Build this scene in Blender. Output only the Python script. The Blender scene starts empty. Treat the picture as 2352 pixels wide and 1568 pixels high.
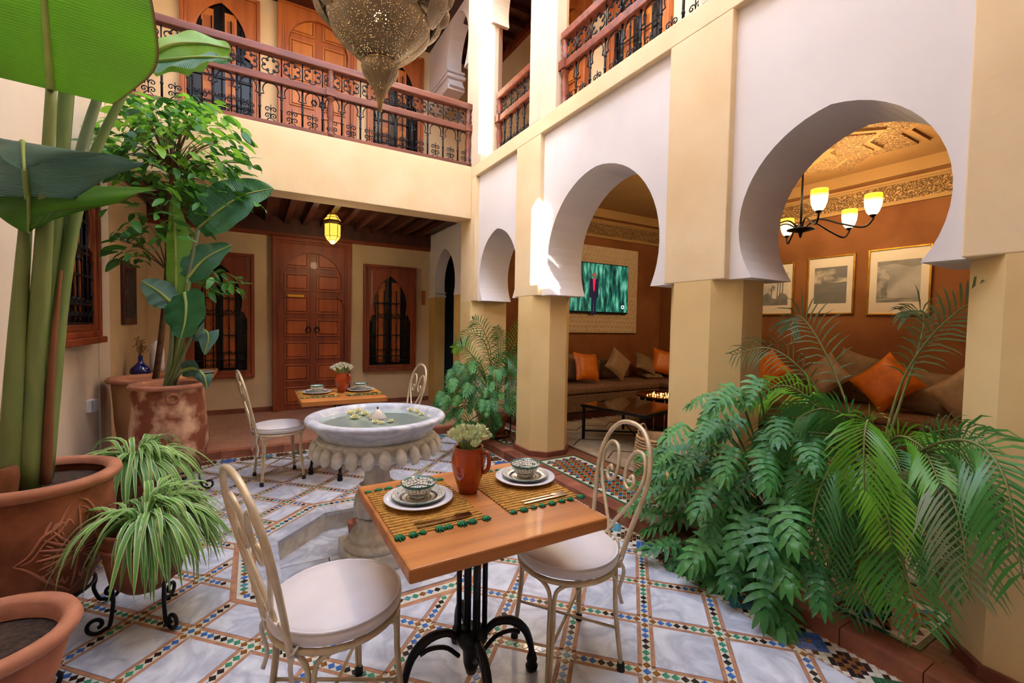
import bpy, math, random
from mathutils import Vector, Matrix
from math import pi, sin, cos, sqrt, atan2, radians
rnd = random.Random(11)
scene = bpy.context.scene
COL = scene.collection

# ------------------------------------------------------------------ camera
FPX, W_, H_ = 1020.57, 2352, 1568
CAM = Vector((0.0, 0.0, 1.42))
YAW, PITCH, ROLL = radians(30.1316), radians(-2.1481), radians(1.00916)
_f = Vector((sin(YAW)*cos(PITCH), cos(YAW)*cos(PITCH), sin(PITCH)))
_r = Vector((cos(YAW), -sin(YAW), 0)); _u = _r.cross(_f)
RIGHT = cos(ROLL)*_r + sin(ROLL)*_u; UP = -sin(ROLL)*_r + cos(ROLL)*_u; FWD = _f
cd = bpy.data.cameras.new('camera'); cam = bpy.data.objects.new('camera', cd); COL.objects.link(cam)
cd.sensor_fit = 'HORIZONTAL'; cd.sensor_width = 36.0; cd.lens = FPX/W_*36.0; cd.clip_start = .02; cd.clip_end = 200
m = Matrix.Identity(4)
for i in range(3):
    m[i][0], m[i][1], m[i][2], m[i][3] = RIGHT[i], UP[i], -FWD[i], CAM[i]
cam.matrix_world = m
scene.camera = cam

def ray(px, py):
    return RIGHT*((px-W_/2)/FPX) - UP*((py-H_/2)/FPX) + FWD
def PX(px, py, X): r = ray(px, py); return CAM + r*((X-CAM.x)/r.x)
def PY(px, py, Y): r = ray(px, py); return CAM + r*((Y-CAM.y)/r.y)
def PZ(px, py, Z): r = ray(px, py); return CAM + r*((Z-CAM.z)/r.z)
def pix(p):
    d = Vector(p)-CAM; z = d.dot(FWD)
    if z < .05: return (-1e5, -1e5)
    return (W_/2+FPX*d.dot(RIGHT)/z, H_/2-FPX*d.dot(UP)/z)
def seen(p):
    x, y = pix(p); return -20 < x < W_+20 and -20 < y < H_+20

# ------------------------------------------------------------------ light
world = bpy.data.worlds.new('sky'); scene.world = world; world.use_nodes = True
wn = world.node_tree.nodes; wl = world.node_tree.links
bg = wn['Background']; sky = wn.new('ShaderNodeTexSky')
sky.sky_type = 'NISHITA'; sky.sun_disc = False; sky.sun_elevation = radians(37); sky.sun_rotation = radians(261)
sky.air_density = 1.0; sky.dust_density = 3.0; sky.ozone_density = 1.0
hsv = wn.new('ShaderNodeHueSaturation'); hsv.inputs['Saturation'].default_value = .72
wl.new(sky.outputs[0], hsv.inputs['Color']); wl.new(hsv.outputs[0], bg.inputs[0]); bg.inputs[1].default_value = 1.0
sd = bpy.data.lights.new('sun', 'SUN'); sun = bpy.data.objects.new('sun', sd); COL.objects.link(sun)
SUN_DIR = Vector((1.3, .20, -1.0)).normalized()          # the way the sunlight travels
sun.rotation_euler = SUN_DIR.to_track_quat('-Z', 'Y').to_euler(); sun.location = (-2, -2, 12)
sd.energy = 60.0; sd.color = (1, .93, .82); sd.angle = radians(.6)
vs = scene.view_settings; vs.view_transform = 'Standard'; vs.look = 'None'; vs.gamma = 1.0; vs.use_curve_mapping = False
vs.exposure = 1.36
scene.cycles.use_denoising = True
scene.cycles.max_bounces = 7; scene.cycles.diffuse_bounces = 5; scene.cycles.glossy_bounces = 3; scene.cycles.use_adaptive_sampling = True; scene.cycles.adaptive_threshold = .05; scene.cycles.transparent_max_bounces = 12
scene.cycles.sample_clamp_indirect = 6.0

# ------------------------------------------------------------------ helpers
def hexc(h):
    h = h.lstrip('#'); o = []
    for i in (0, 2, 4):
        c = int(h[i:i+2], 16)/255; o.append(c/12.92 if c <= .04045 else ((c+.055)/1.055)**2.4)
    return (o[0], o[1], o[2], 1.0)

class MB:
    "collects verts and faces, then makes one mesh"
    def __init__(s): s.v = []; s.f = []; s.m = []; s.s = []; s.uv = []
    def add(s, vs_, fs, mi=0, sm=False, M=None, uv=None):
        b = len(s.v)
        s.v += [tuple(M @ Vector(p)) if M else tuple(p) for p in vs_]
        for f in fs: s.f.append(tuple(b+i for i in f)); s.m.append(mi); s.s.append(sm)
        s.uv += list(uv) if uv else [(0, 0)]*len(vs_)
        return s
    def box(s, x0, x1, y0, y1, z0, z1, mi=0, M=None):
        return s.add([(x0,y0,z0),(x1,y0,z0),(x1,y1,z0),(x0,y1,z0),(x0,y0,z1),(x1,y0,z1),(x1,y1,z1),(x0,y1,z1)],
                     [(0,3,2,1),(4,5,6,7),(0,1,5,4),(1,2,6,5),(2,3,7,6),(3,0,4,7)], mi, False, M)
    def prism(s, pts, a0, a1, axis='z', mi=0, sm=False, M=None):
        n = len(pts)
        def p3(p, a): return {'z': (p[0],p[1],a), 'x': (a,p[0],p[1]), 'y': (p[0],a,p[1])}[axis]
        vv = [p3(p, a0) for p in pts]+[p3(p, a1) for p in pts]
        area = sum(pts[i][0]*pts[(i+1)%n][1]-pts[(i+1)%n][0]*pts[i][1] for i in range(n))
        flip = (area < 0) ^ (axis == 'y') ^ (a1 < a0)
        s.add(vv, [tuple(range(n-1,-1,-1)) if not flip else tuple(range(n)), tuple(range(n,2*n)) if not flip else tuple(range(2*n-1,n-1,-1))], mi, False, M)
        b = len(s.v)-2*n
        for i in range(n):
            j = (i+1) % n
            q = (b+i,b+j,b+n+j,b+n+i) if not flip else (b+j,b+i,b+n+i,b+n+j)
            s.f.append(q); s.m.append(mi); s.s.append(sm)
        return s
    def lathe(s, prof, n=32, c=(0,0,0), mi=0, sm=True, cap=True, M=None, wob=None):
        vv = []; ff = []; k = len(prof)
        for i in range(n):
            a = 2*pi*i/n
            for j, (r, z) in enumerate(prof):
                rr = r*(wob(a, z) if wob else 1)
                vv.append((c[0]+rr*cos(a), c[1]+rr*sin(a), c[2]+z))
        for i in range(n):
            for j in range(k-1):
                a, b = i*k+j, ((i+1)%n)*k+j
                ff.append((a, b, b+1, a+1))
        s.add(vv, ff, mi, sm, M)
        if cap:
            b0 = len(s.v)-n*k
            if prof[0][0] > 1e-5: s.f.append(tuple(b0+i*k for i in range(n-1,-1,-1))); s.m.append(mi); s.s.append(False)
            if prof[-1][0] > 1e-5: s.f.append(tuple(b0+i*k+k-1 for i in range(n))); s.m.append(mi); s.s.append(False)
        return s
    def tube(s, pts, r, n=8, closed=False, mi=0, sm=True, cap=True, M=None, flat=1.0):
        P = [Vector(p) for p in pts]; k = len(P)
        rr = r if isinstance(r, (list, tuple)) else [r]*k
        T = []
        for i in range(k):
            a = P[(i-1) % k] if (closed or i > 0) else P[i]; b = P[(i+1) % k] if (closed or i < k-1) else P[i]
            t = b-a; T.append(t.normalized() if t.length > 1e-9 else Vector((0,0,1)))
        nrm = T[0].orthogonal().normalized(); vv = []; ff = []
        for i in range(k):
            nrm = nrm-T[i]*nrm.dot(T[i]); nrm = nrm.normalized() if nrm.length > 1e-6 else T[i].orthogonal().normalized()
            bn = T[i].cross(nrm)
            for j in range(n):
                a = 2*pi*j/n; vv.append(P[i]+(nrm*cos(a)+bn*sin(a)*flat)*rr[i])
        for i in range(k if closed else k-1):
            for j in range(n):
                a, b = i*n, ((i+1) % k)*n; ff.append((a+j, a+(j+1) % n, b+(j+1) % n, b+j))
        if cap and not closed: ff.append(tuple(range(n-1,-1,-1))); ff.append(tuple((k-1)*n+j for j in range(n)))
        return s.add(vv, ff, mi, sm, M)
    def sphere(s, c, r, n=12, k=8, mi=0, M=None):
        rx, ry, rz = r if isinstance(r, tuple) else (r, r, r)
        prof = []
        vv = []; ff = []
        for j in range(k+1):
            t = pi*j/k
            for i in range(n):
                a = 2*pi*i/n; vv.append((c[0]+rx*sin(t)*cos(a), c[1]+ry*sin(t)*sin(a), c[2]-rz*cos(t)))
        for j in range(k):
            for i in range(n): ff.append((j*n+i, j*n+(i+1)%n, (j+1)*n+(i+1)%n, (j+1)*n+i))
        return s.add(vv, ff, mi, True, M)
    def mesh(s, name, mats):
        me = bpy.data.meshes.new(name); me.from_pydata(s.v, [], s.f)
        for mt in (mats if isinstance(mats, (list, tuple)) else [mats]): me.materials.append(mt)
        me.polygons.foreach_set('material_index', s.m); me.polygons.foreach_set('use_smooth', s.s)
        if any(u != (0, 0) for u in s.uv):
            ul = me.uv_layers.new(name='UVMap'); 
            co = []
            for l in me.loops: co += s.uv[l.vertex_index]
            ul.data.foreach_set('uv', co)
        me.update(); return me
    def build(s, name, mats, parent=None, loc=(0,0,0), rz=0, bev=0, kind=None):
        return place(name, s.mesh(name, mats), parent, loc, rz, bev, kind)

def place(name, me, parent=None, loc=(0,0,0), rz=0, bev=0, kind=None, mw=None):
    o = bpy.data.objects.new(name, me); COL.objects.link(o)
    if parent: o.parent = parent
    if mw is not None: o.matrix_basis = mw
    else: o.location = loc; o.rotation_euler = (0, 0, rz)
    if bev:
        b = o.modifiers.new('bevel', 'BEVEL'); b.width = bev; b.segments = 2; b.limit_method = 'ANGLE'; b.angle_limit = radians(40)
    if kind: o['kind'] = kind
    return o
def tag(o, label, cat, group=None):
    o['label'] = label; o['category'] = cat
    if group: o['group'] = group
    return o
def thing(name, label, cat, loc=(0,0,0), rz=0, group=None):
    o = bpy.data.objects.new(name, None); COL.objects.link(o); o.empty_display_size = .05
    o.location = loc; o.rotation_euler = (0, 0, rz)
    return tag(o, label, cat, group)
def struct(name, loc=(0,0,0), rz=0):
    o = bpy.data.objects.new(name, None); COL.objects.link(o); o.empty_display_size = .05
    o.location = loc; o.rotation_euler = (0, 0, rz); o['kind'] = 'structure'; return o
def kids(o): return [c for c in bpy.data.objects if c.parent == o]
def dup(o, loc, rz, label=None):
    "a copy of a thing with copies of its parts and sub-parts"
    r = o.copy(); COL.objects.link(r); r.location = loc; r.rotation_euler = (0, 0, rz)
    if label: r['label'] = label
    for ch in kids(o):
        c = ch.copy(); COL.objects.link(c); c.parent = r
        for g in kids(ch): d = g.copy(); COL.objects.link(d); d.parent = c
    return r

def spline(pts, n=24):
    "Catmull-Rom through points"
    P = [Vector(p) for p in pts]; P = [P[0]*2-P[1]]+P+[P[-1]*2-P[-2]]; out = []
    segs = len(P)-3
    for i in range(n+1):
        u = i/n*segs; k = min(int(u), segs-1); t = u-k; a, b, c, d = P[k:k+4]
        out.append(.5*((2*b)+(c-a)*t+(2*a-5*b+4*c-d)*t*t+(3*b-a-3*c+d)*t**3))
    return out
def arc(cx, cy, r, a0, a1, n=12, rx=1.0):
    return [(cx+r*rx*cos(a0+(a1-a0)*i/n), cy+r*sin(a0+(a1-a0)*i/n)) for i in range(n+1)]
def spiral(cx, cy, r0, r1, a0, turns, n=24):
    return [(cx+(r0+(r1-r0)*i/n)*cos(a0+2*pi*turns*i/n), cy+(r0+(r1-r0)*i/n)*sin(a0+2*pi*turns*i/n)) for i in range(n+1)]

# ------------------------------------------------------------------ materials
def _base(name):
    mt = bpy.data.materials.new(name); mt.use_nodes = True
    nt = mt.node_tree; return mt, nt, nt.nodes['Principled BSDF']
def mat(name, c1, c2=None, sc=4.0, rough=.6, bump=0.0, bsc=60.0, metal=0.0, coat=0.0, detail=6, stretch=(1,1,1), spec=.5, trans=0.0, emit=None, es=0.0, alpha=1.0, ramp=(.35,.68), sub=0.0, bdist=.01):
    mt, nt, bs = _base(name); N = nt.nodes; L = nt.links
    bs.inputs['Roughness'].default_value = rough; bs.inputs['Metallic'].default_value = metal
    bs.inputs['Coat Weight'].default_value = coat; bs.inputs['Specular IOR Level'].default_value = spec
    bs.inputs['Transmission Weight'].default_value = trans; bs.inputs['Alpha'].default_value = alpha
    a = hexc(c1); bs.inputs['Base Color'].default_value = a
    if c2 or bump:
        tc = N.new('ShaderNodeTexCoord'); mp = N.new('ShaderNodeMapping'); mp.inputs['Scale'].default_value = stretch
        L.new(tc.outputs['Object'], mp.inputs[0])
    if c2:
        nz = N.new('ShaderNodeTexNoise'); nz.inputs['Scale'].default_value = sc; nz.inputs['Detail'].default_value = detail; L.new(mp.outputs[0], nz.inputs['Vector'])
        cr = N.new('ShaderNodeValToRGB'); cr.color_ramp.elements[0].position = ramp[0]; cr.color_ramp.elements[1].position = ramp[1]
        cr.color_ramp.elements[0].color = a; cr.color_ramp.elements[1].color = hexc(c2)
        L.new(nz.outputs['Fac'], cr.inputs[0]); L.new(cr.outputs[0], bs.inputs['Base Color'])
    if bump:
        nb = N.new('ShaderNodeTexNoise'); nb.inputs['Scale'].default_value = bsc; nb.inputs['Detail'].default_value = 4; L.new(mp.outputs[0], nb.inputs['Vector'])
        bp = N.new('ShaderNodeBump'); bp.inputs['Strength'].default_value = bump; bp.inputs['Distance'].default_value = bdist; L.new(nb.outputs['Fac'], bp.inputs['Height']); L.new(bp.outputs[0], bs.inputs['Normal'])
    if emit:
        bs.inputs['Emission Color'].default_value = hexc(emit); bs.inputs['Emission Strength'].default_value = es
    return mt
def leafmat(name, c1, c2, rough=.42, vein=60.0, vb=.25, tr=.25, edge=None, axis=0, sc=3.0):
    "leaf: two greens, veins across the blade as fine relief, some light shining through"
    mt, nt, bs = _base(name); N = nt.nodes; L = nt.links
    uv = N.new('ShaderNodeUVMap'); oi = N.new('ShaderNodeObjectInfo'); tc = N.new('ShaderNodeTexCoord')
    nz = N.new('ShaderNodeTexNoise'); nz.inputs['Scale'].default_value = sc; L.new(tc.outputs['Object'], nz.inputs['Vector'])
    ad = N.new('ShaderNodeMath'); ad.operation = 'MULTIPLY_ADD'; L.new(oi.outputs['Random'], ad.inputs[0]); ad.inputs[1].default_value = .55; L.new(nz.outputs['Fac'], ad.inputs[2])
    cr = N.new('ShaderNodeValToRGB'); cr.color_ramp.elements[0].position = .35; cr.color_ramp.elements[1].position = 1.0
    cr.color_ramp.elements[0].color = hexc(c1); cr.color_ramp.elements[1].color = hexc(c2); L.new(ad.outputs[0], cr.inputs[0])
    col = cr.outputs[0]
    sp = N.new('ShaderNodeSeparateXYZ'); L.new(uv.outputs[0], sp.inputs[0])
    if edge:   # pale stripe along the blade: v runs -1..1 across it
        ab = N.new('ShaderNodeMath'); ab.operation = 'ABSOLUTE'; L.new(sp.outputs[1], ab.inputs[0])
        c2_ = N.new('ShaderNodeValToRGB'); e0, e1 = edge[1], edge[2]
        c2_.color_ramp.elements[0].position = e0; c2_.color_ramp.elements[1].position = e1
        c2_.color_ramp.elements[0].color = (0,0,0,1); c2_.color_ramp.elements[1].color = (1,1,1,1)
        L.new(ab.outputs[0], c2_.inputs[0]); mx = N.new('ShaderNodeMixRGB'); L.new(c2_.outputs[0], mx.inputs[0]); L.new(col, mx.inputs[1]); mx.inputs[2].default_value = hexc(edge[0]); col = mx.outputs[0]
    L.new(col, bs.inputs['Base Color']); bs.inputs['Roughness'].default_value = rough
    if vb:
        wv = N.new('ShaderNodeTexWave'); wv.bands_direction = 'X'; wv.inputs['Scale'].default_value = vein; wv.inputs['Distortion'].default_value = .6
        L.new(uv.outputs[0], wv.inputs['Vector']); bp = N.new('ShaderNodeBump'); bp.inputs['Strength'].default_value = vb; bp.inputs['Distance'].default_value = .01
        L.new(wv.outputs['Fac'], bp.inputs['Height']); L.new(bp.outputs[0], bs.inputs['Normal'])
    ts = N.new('ShaderNodeBsdfTranslucent'); L.new(col, ts.inputs[0]); ms = N.new('ShaderNodeMixShader'); ms.inputs[0].default_value = tr
    L.new(bs.outputs[0], ms.inputs[1]); L.new(ts.outputs[0], ms.inputs[2]); L.new(ms.outputs[0], N['Material Output'].inputs[0])
    return mt
def woodmat(name, c1, c2, rough=.48, stretch=(1,1,.08), sc=9.0, coat=.05):
    return mat(name, c1, c2, sc=sc, rough=rough, bump=.08, bsc=sc*4, stretch=stretch, coat=coat, detail=8)

M = {}
M['cream'] = mat('limewash_cream', '#e6d0aa', '#dcc298', 2.2, .85, .12, 25)
M['gallery'] = mat('limewash_sand', '#cdb28c', '#bd9f78', 1.6, .85, .15, 22)
M['ivory'] = mat('limewash_ivory', '#dccdb6', '#cfbba0', 1.4, .85, .12, 25)
M['white'] = mat('plaster_white', '#e4e0e2', '#d8d4d8', 1.2, .8, .06, 18)
M['yellow'] = mat('limewash_yellow', '#d3b068', '#bf9a55', 2.0, .85, .1, 25)
M['ochre_wall'] = mat('tadelakt_ochre', '#96623a', '#7c4a28', 1.8, .8, .1, 12, spec=.25)
M['salon_ceiling'] = mat('plaster_tan', '#b8925c', '#a98350', 1.0, .8)
M['plaster_relief'] = None
M['wood'] = woodmat('cedar_red', '#6d2a12', '#8f3d18')
M['wood_h'] = woodmat('cedar_red_level', '#6d2a12', '#8f3d18', stretch=(.08,1,1))
M['wood_light'] = woodmat('cedar_orange', '#a4581f', '#8c4618')
M['wood_panel'] = woodmat('cedar_panel', '#8e3d14', '#b0561e')
M['wood_dark'] = woodmat('cedar_dark', '#3c1a12', '#54271a', rough=.5)
M['rail'] = woodmat('rail_wood', '#542416', '#7c3e28', stretch=(.1,1,1), sc=14)
M['rail_y'] = woodmat('rail_wood_along', '#642a16', '#8e4426', stretch=(1,.1,1), sc=14)
M['iron'] = mat('wrought_iron', '#16151a', '#25242c', 20, .45, metal=.6)
M['pale_metal'] = mat('champagne_iron', '#d8c8ab', '#c0aa84', 14, .4, metal=.3)
M['marble'] = None
M['glass_dark'] = mat('window_glass', '#1a1414', rough=.25, spec=.3)
M['brick'] = mat('bejmat_clay', '#a5664a', '#834a35', 6, .7, .25, 40)
M['brick2'] = mat('bejmat_clay_dark', '#84472f', '#6a3524', 6, .65, .25, 40)
M['clay'] = mat('clay_strip', '#b98464', '#96674c', 18, .7, .2, 60)
M['grout'] = mat('grout', '#b59a80', '#9c8268', 12, .9)

def marblemat(name, c1, c2, sc=1.6):
    mt, nt, bs = _base(name); N = nt.nodes; L = nt.links
    tc = N.new('ShaderNodeTexCoord'); oi = N.new('ShaderNodeObjectInfo'); ad = N.new('ShaderNodeVectorMath'); ad.operation = 'ADD'
    cm = N.new('ShaderNodeVectorMath'); cm.operation = 'SCALE'; cm.inputs['Scale'].default_value = 37.0
    cx = N.new('ShaderNodeCombineXYZ'); L.new(oi.outputs['Random'], cx.inputs[0]); L.new(oi.outputs['Random'], cx.inputs[1]); L.new(cx.outputs[0], cm.inputs[0])
    L.new(tc.outputs['Object'], ad.inputs[0]); L.new(cm.outputs[0], ad.inputs[1])
    n1 = N.new('ShaderNodeTexNoise'); n1.inputs['Scale'].default_value = sc*2; n1.inputs['Detail'].default_value = 10; n1.inputs['Distortion'].default_value = 1.6; L.new(ad.outputs[0], n1.inputs['Vector'])
    cr = N.new('ShaderNodeValToRGB'); e = cr.color_ramp.elements; e[0].position = .40; e[0].color = hexc(c1); e[1].position = .62; e[1].color = hexc(c1)
    x = e.new(.5); x.color = hexc(c2)
    L.new(n1.outputs['Fac'], cr.inputs[0])
    n2 = N.new('ShaderNodeTexNoise'); n2.inputs['Scale'].default_value = sc*8; n2.inputs['Detail'].default_value = 8; L.new(ad.outputs[0], n2.inputs['Vector'])
    mr = N.new('ShaderNodeMapRange'); mr.inputs[1].default_value = .3; mr.inputs[2].default_value = .7; mr.inputs[3].default_value = .82; mr.inputs[4].default_value = 1.05; L.new(n2.outputs['Fac'], mr.inputs[0])
    mx = N.new('ShaderNodeMixRGB'); mx.blend_type = 'MULTIPLY'; mx.inputs[0].default_value = 1; L.new(cr.outputs[0], mx.inputs[1]); L.new(mr.outputs[0], mx.inputs[2])
    L.new(mx.outputs[0], bs.inputs['Base Color']); bs.inputs['Roughness'].default_value = .28; bs.inputs['Specular IOR Level'].default_value = .45
    return mt
M['marble'] = marblemat('marble_tile', '#dbe0ec', '#b2b8ca')
M['marble_old'] = marblemat('marble_worn', '#d8d4cc', '#c6beb2', 2.2)
TES = {k: mat('zellige_'+k, c, c2, 30, .22, coat=.3) for k, c, c2 in (('blue', '#2f5fae', '#4a78bd'), ('green', '#2f7f63', '#4d9b7c'), ('black', '#2a2022', '#3c2a2a'), ('ochre', '#94602c', '#7c4a22'), ('white', '#dcd9cc', '#cbc6b4'), ('teal', '#3d8196', '#5a9bb0'), ('dark_green', '#1f5a3c', '#2b6b4a'), ('rust', '#a4532c', '#8d4422'))}
TK = list(TES); TM = [TES[k] for k in TK]

def reliefmat(name, c1, c2, sc=14.0, depth=.9):
    "carved plaster: arabesque-like relief"
    mt, nt, bs = _base(name); N = nt.nodes; L = nt.links
    tc = N.new('ShaderNodeTexCoord')
    nz = N.new('ShaderNodeTexNoise'); nz.inputs['Scale'].default_value = sc*.6; nz.inputs['Detail'].default_value = 1; L.new(tc.outputs['Object'], nz.inputs['Vector'])
    vm = N.new('ShaderNodeVectorMath'); vm.operation = 'MULTIPLY_ADD'; L.new(nz.outputs['Color'], vm.inputs[0]); vm.inputs[1].default_value = (.12, .12, .12); L.new(tc.outputs['Object'], vm.inputs[2])
    vo = N.new('ShaderNodeTexVoronoi'); vo.feature = 'DISTANCE_TO_EDGE'; vo.inputs['Scale'].default_value = sc; L.new(vm.outputs[0], vo.inputs['Vector'])
    cr = N.new('ShaderNodeValToRGB'); cr.color_ramp.elements[0].position = .03; cr.color_ramp.elements[1].position = .16
    L.new(vo.outputs['Distance'], cr.inputs[0])
    mx = N.new('ShaderNodeMixRGB'); L.new(cr.outputs[0], mx.inputs[0]); mx.inputs[1].default_value = hexc(c2); mx.inputs[2].default_value = hexc(c1); L.new(mx.outputs[0], bs.inputs['Base Color'])
    bp = N.new('ShaderNodeBump'); bp.inputs['Strength'].default_value = depth; bp.inputs['Distance'].default_value = .03; L.new(cr.outputs[0], bp.inputs['Height']); L.new(bp.outputs[0], bs.inputs['Normal'])
    bs.inputs['Roughness'].default_value = .8
    return mt
M['plaster_relief'] = reliefmat('carved_plaster', '#c09a66', '#8f6c40', 30)
# ------------------------------------------------------------------ measures of the courtyard
XL, XC, XA, XR, XB, XS = -1.15, 2.278, 2.45, 2.50, 2.92, 6.48
YB, YG, YW, YS = 5.34, 5.65, 7.45, 5.75
ZG, ZC, ZR, ZF = .08, 1.72, 3.31, 3.46
YN = -1.75                                    # wall behind the camera

# ------------------------------------------------------------------ pieces: the ones that show largest singly, the rest as one part
def clip(poly, nx, ny, d):
    "keep nx*x+ny*y<=d"
    out = []
    for i in range(len(poly)):
        a, b = poly[i], poly[(i+1) % len(poly)]; da, db = nx*a[0]+ny*a[1]-d, nx*b[0]+ny*b[1]-d
        if da <= 1e-9: out.append(a)
        if (da < -1e-9 and db > 1e-9) or (da > 1e-9 and db < -1e-9):
            t = da/(da-db); out.append((a[0]+(b[0]-a[0])*t, a[1]+(b[1]-a[1])*t))
    return out
def area(p): return abs(sum(p[i][0]*p[(i+1) % len(p)][1]-p[(i+1) % len(p)][0]*p[i][1] for i in range(len(p))))/2 if len(p) > 2 else 0
def cutrect(p, r):
    for nx, ny, d in ((-1,0,-r[0]),(1,0,r[1]),(0,-1,-r[2]),(0,1,r[3])):
        p = clip(p, nx, ny, d)
        if len(p) < 3: return []
    return p
def outside(p, planes):
    res = []; rest = p
    for nx, ny, d in planes:
        o = clip(rest, -nx, -ny, -d)
        if area(o) > 2e-6: res.append(o)
        rest = clip(rest, nx, ny, d)
        if len(rest) < 3: break
    return res
class Pieces:
    def __init__(s, name, stuff, parent, mats, limit=300): s.n, s.st, s.p, s.m, s.l, s.it, s.cache = name, stuff, parent, mats, limit, [], {}
    def add(s, loc, rz, key, fn, mi=0): s.it.append((Vector(loc), rz, key, fn, mi))
    def done(s):
        def score(i): return (0 if seen(i[0]) else 1, (i[0]-CAM).length)
        s.it.sort(key=score); rest = MB()
        for k, (loc, rz, key, fn, mi) in enumerate(s.it):
            if k < s.l:
                ck = (key, mi)
                if key is None or ck not in s.cache:
                    b = MB(); fn(b, 0); me = b.mesh(s.n, s.m[mi])
                    if key is not None: s.cache[ck] = me
                else: me = s.cache[ck]
                place(s.n, me, s.p, loc, rz)
            else:
                b = MB(); fn(b, mi); rest.add(b.v, b.f, mi, False, Matrix.Translation(loc) @ Matrix.Rotation(rz, 4, 'Z'))
        if rest.v: rest.build(s.st, s.m, s.p, kind='stuff')

def brickfloor(name, c1, c2, c3, sx=.30, sy=.06, rot=0):
    mt, nt, bs = _base(name); N = nt.nodes; L = nt.links
    tc = N.new('ShaderNodeTexCoord'); mp = N.new('ShaderNodeMapping'); mp.inputs['Rotation'].default_value = (0, 0, rot); L.new(tc.outputs['Object'], mp.inputs[0])
    bt = N.new('ShaderNodeTexBrick'); bt.inputs['Scale'].default_value = 1.0; bt.inputs['Brick Width'].default_value = sx; bt.inputs['Row Height'].default_value = sy; bt.inputs['Mortar Size'].default_value = .003
    bt.inputs['Color1'].default_value = hexc(c1); bt.inputs['Color2'].default_value = hexc(c2); bt.inputs['Mortar'].default_value = hexc(c3); L.new(mp.outputs[0], bt.inputs['Vector'])
    nz = N.new('ShaderNodeTexNoise'); nz.inputs['Scale'].default_value = 3; nz.inputs['Detail'].default_value = 6; L.new(tc.outputs['Object'], nz.inputs['Vector'])
    mr = N.new('ShaderNodeMapRange'); mr.inputs[3].default_value = .75; mr.inputs[4].default_value = 1.25; L.new(nz.outputs['Fac'], mr.inputs[0])
    mx = N.new('ShaderNodeMixRGB'); mx.blend_type = 'MULTIPLY'; mx.inputs[0].default_value = 1; L.new(bt.outputs['Color'], mx.inputs[1]); L.new(mr.outputs[0], mx.inputs[2])
    L.new(mx.outputs[0], bs.inputs['Base Color']); bs.inputs['Roughness'].default_value = .5
    return mt
M['bejmat'] = brickfloor('bejmat_floor', '#b08068', '#a06f58', '#8c6450', .14, .05)
M['bejmat_salon'] = brickfloor('bejmat_salon', '#8d5a40', '#7b4a34', '#54382a', .14, .05, pi/2)

# ------------------------------------------------------------------ courtyard floor with marble and zellige
floor = struct('floor')
OC = (.68, 2.93); A_IN, A_COP, A_MOS = .59, .675, .765
def octo(ap, c=OC): r = ap/cos(pi/8); return [(c[0]+r*cos(pi/8+i*pi/4), c[1]+r*sin(pi/8+i*pi/4)) for i in range(8)]
def octplanes(ap): return [(cos(i*pi/4), sin(i*pi/4), ap+OC[0]*cos(i*pi/4)+OC[1]*sin(i*pi/4)) for i in range(8)]
oc = octo(A_IN)
up = [p for p in oc if p[1] > OC[1]]; lo = [p for p in oc if p[1] < OC[1]]
xr, xl = OC[0]+A_IN, OC[0]-A_IN
b = MB()
b.prism([(XL, OC[1]), (xl, OC[1])]+sorted(up)+[(xr, OC[1]), (XC, OC[1]), (XC, YB), (XL, YB)], -.2, -.006)
b.prism([(XL, OC[1]), (XL, YN), (XC, YN), (XC, OC[1]), (xr, OC[1])]+sorted(lo, reverse=True)+[(xl, OC[1])], -.2, -.006)
b.build('floor_bed', M['grout'], floor)

S_, FC = .3335, (.69, 2.90); HW, HB = .0365, .0185
G = (XL+.17, 2.105, .25, 5.17)
def uv2xy(u, v): return (FC[0]+(u-v)/sqrt(2), FC[1]+(u+v)/sqrt(2))
OP = octplanes(A_MOS+.03)
tiles = Pieces('marble_tile', 'marble_tiles_far', floor, [M['marble']])
clays = Pieces('clay_strip', 'clay_strips_far', floor, [M['clay']])
tess = Pieces('tessera', 'tesserae_far', floor, TM)
bands = Pieces('tessera_bed', 'tessera_beds_far', floor, [TES['white']])
def poly_piece(P, quad, z0, z1, key, mi=0):
    "quad in u,v; whole ones share a mesh, cut ones get their own"
    w = [uv2xy(*q) for q in quad]; c = cutrect(w, G)
    if len(c) < 3: return
    ps = outside(c, OP)
    if not ps: return
    tot = sum(area(p) for p in ps); full = area(w)
    if tot < .03*full: return
    cx = sum(p[0] for p in w)/4; cy = sum(p[1] for p in w)/4
    if tot > .999*full:
        cu = sum(q[0] for q in quad)/4; cv = sum(q[1] for q in quad)/4
        loc_q = [(q[0]-cu, q[1]-cv) for q in quad]
        P.add((cx, cy, 0), pi/4, key, lambda bb, k, q=loc_q: bb.prism(q, z0, z1, mi=k), mi)
    else:
        rel = [[(x-cx, y-cy) for x, y in p] for p in ps]
        def fn(bb, k, rel=rel):
            for p in rel: bb.prism(p, z0, z1, mi=k)
        P.add((cx, cy, 0), 0, None, fn, mi)
def dia(r, z0=-.004, z1=.0012):
    def fn(bb, k): bb.prism([(r,0),(0,r),(-r,0),(0,-r)], z0, z1, mi=k)
    return fn
SEQ = ['ochre', 'green', 'green', 'black', 'black', 'blue', 'blue', 'ochre']
KI = {k: i for i, k in enumerate(TK)}
NR = range(-13, 14)
def inside(x, y, mrg):
    if not (G[0]+mrg < x < G[1]-mrg and G[2]+mrg < y < G[3]-mrg): return False
    return any(nx*x+ny*y > d+mrg for nx, ny, d in OP)
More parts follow.
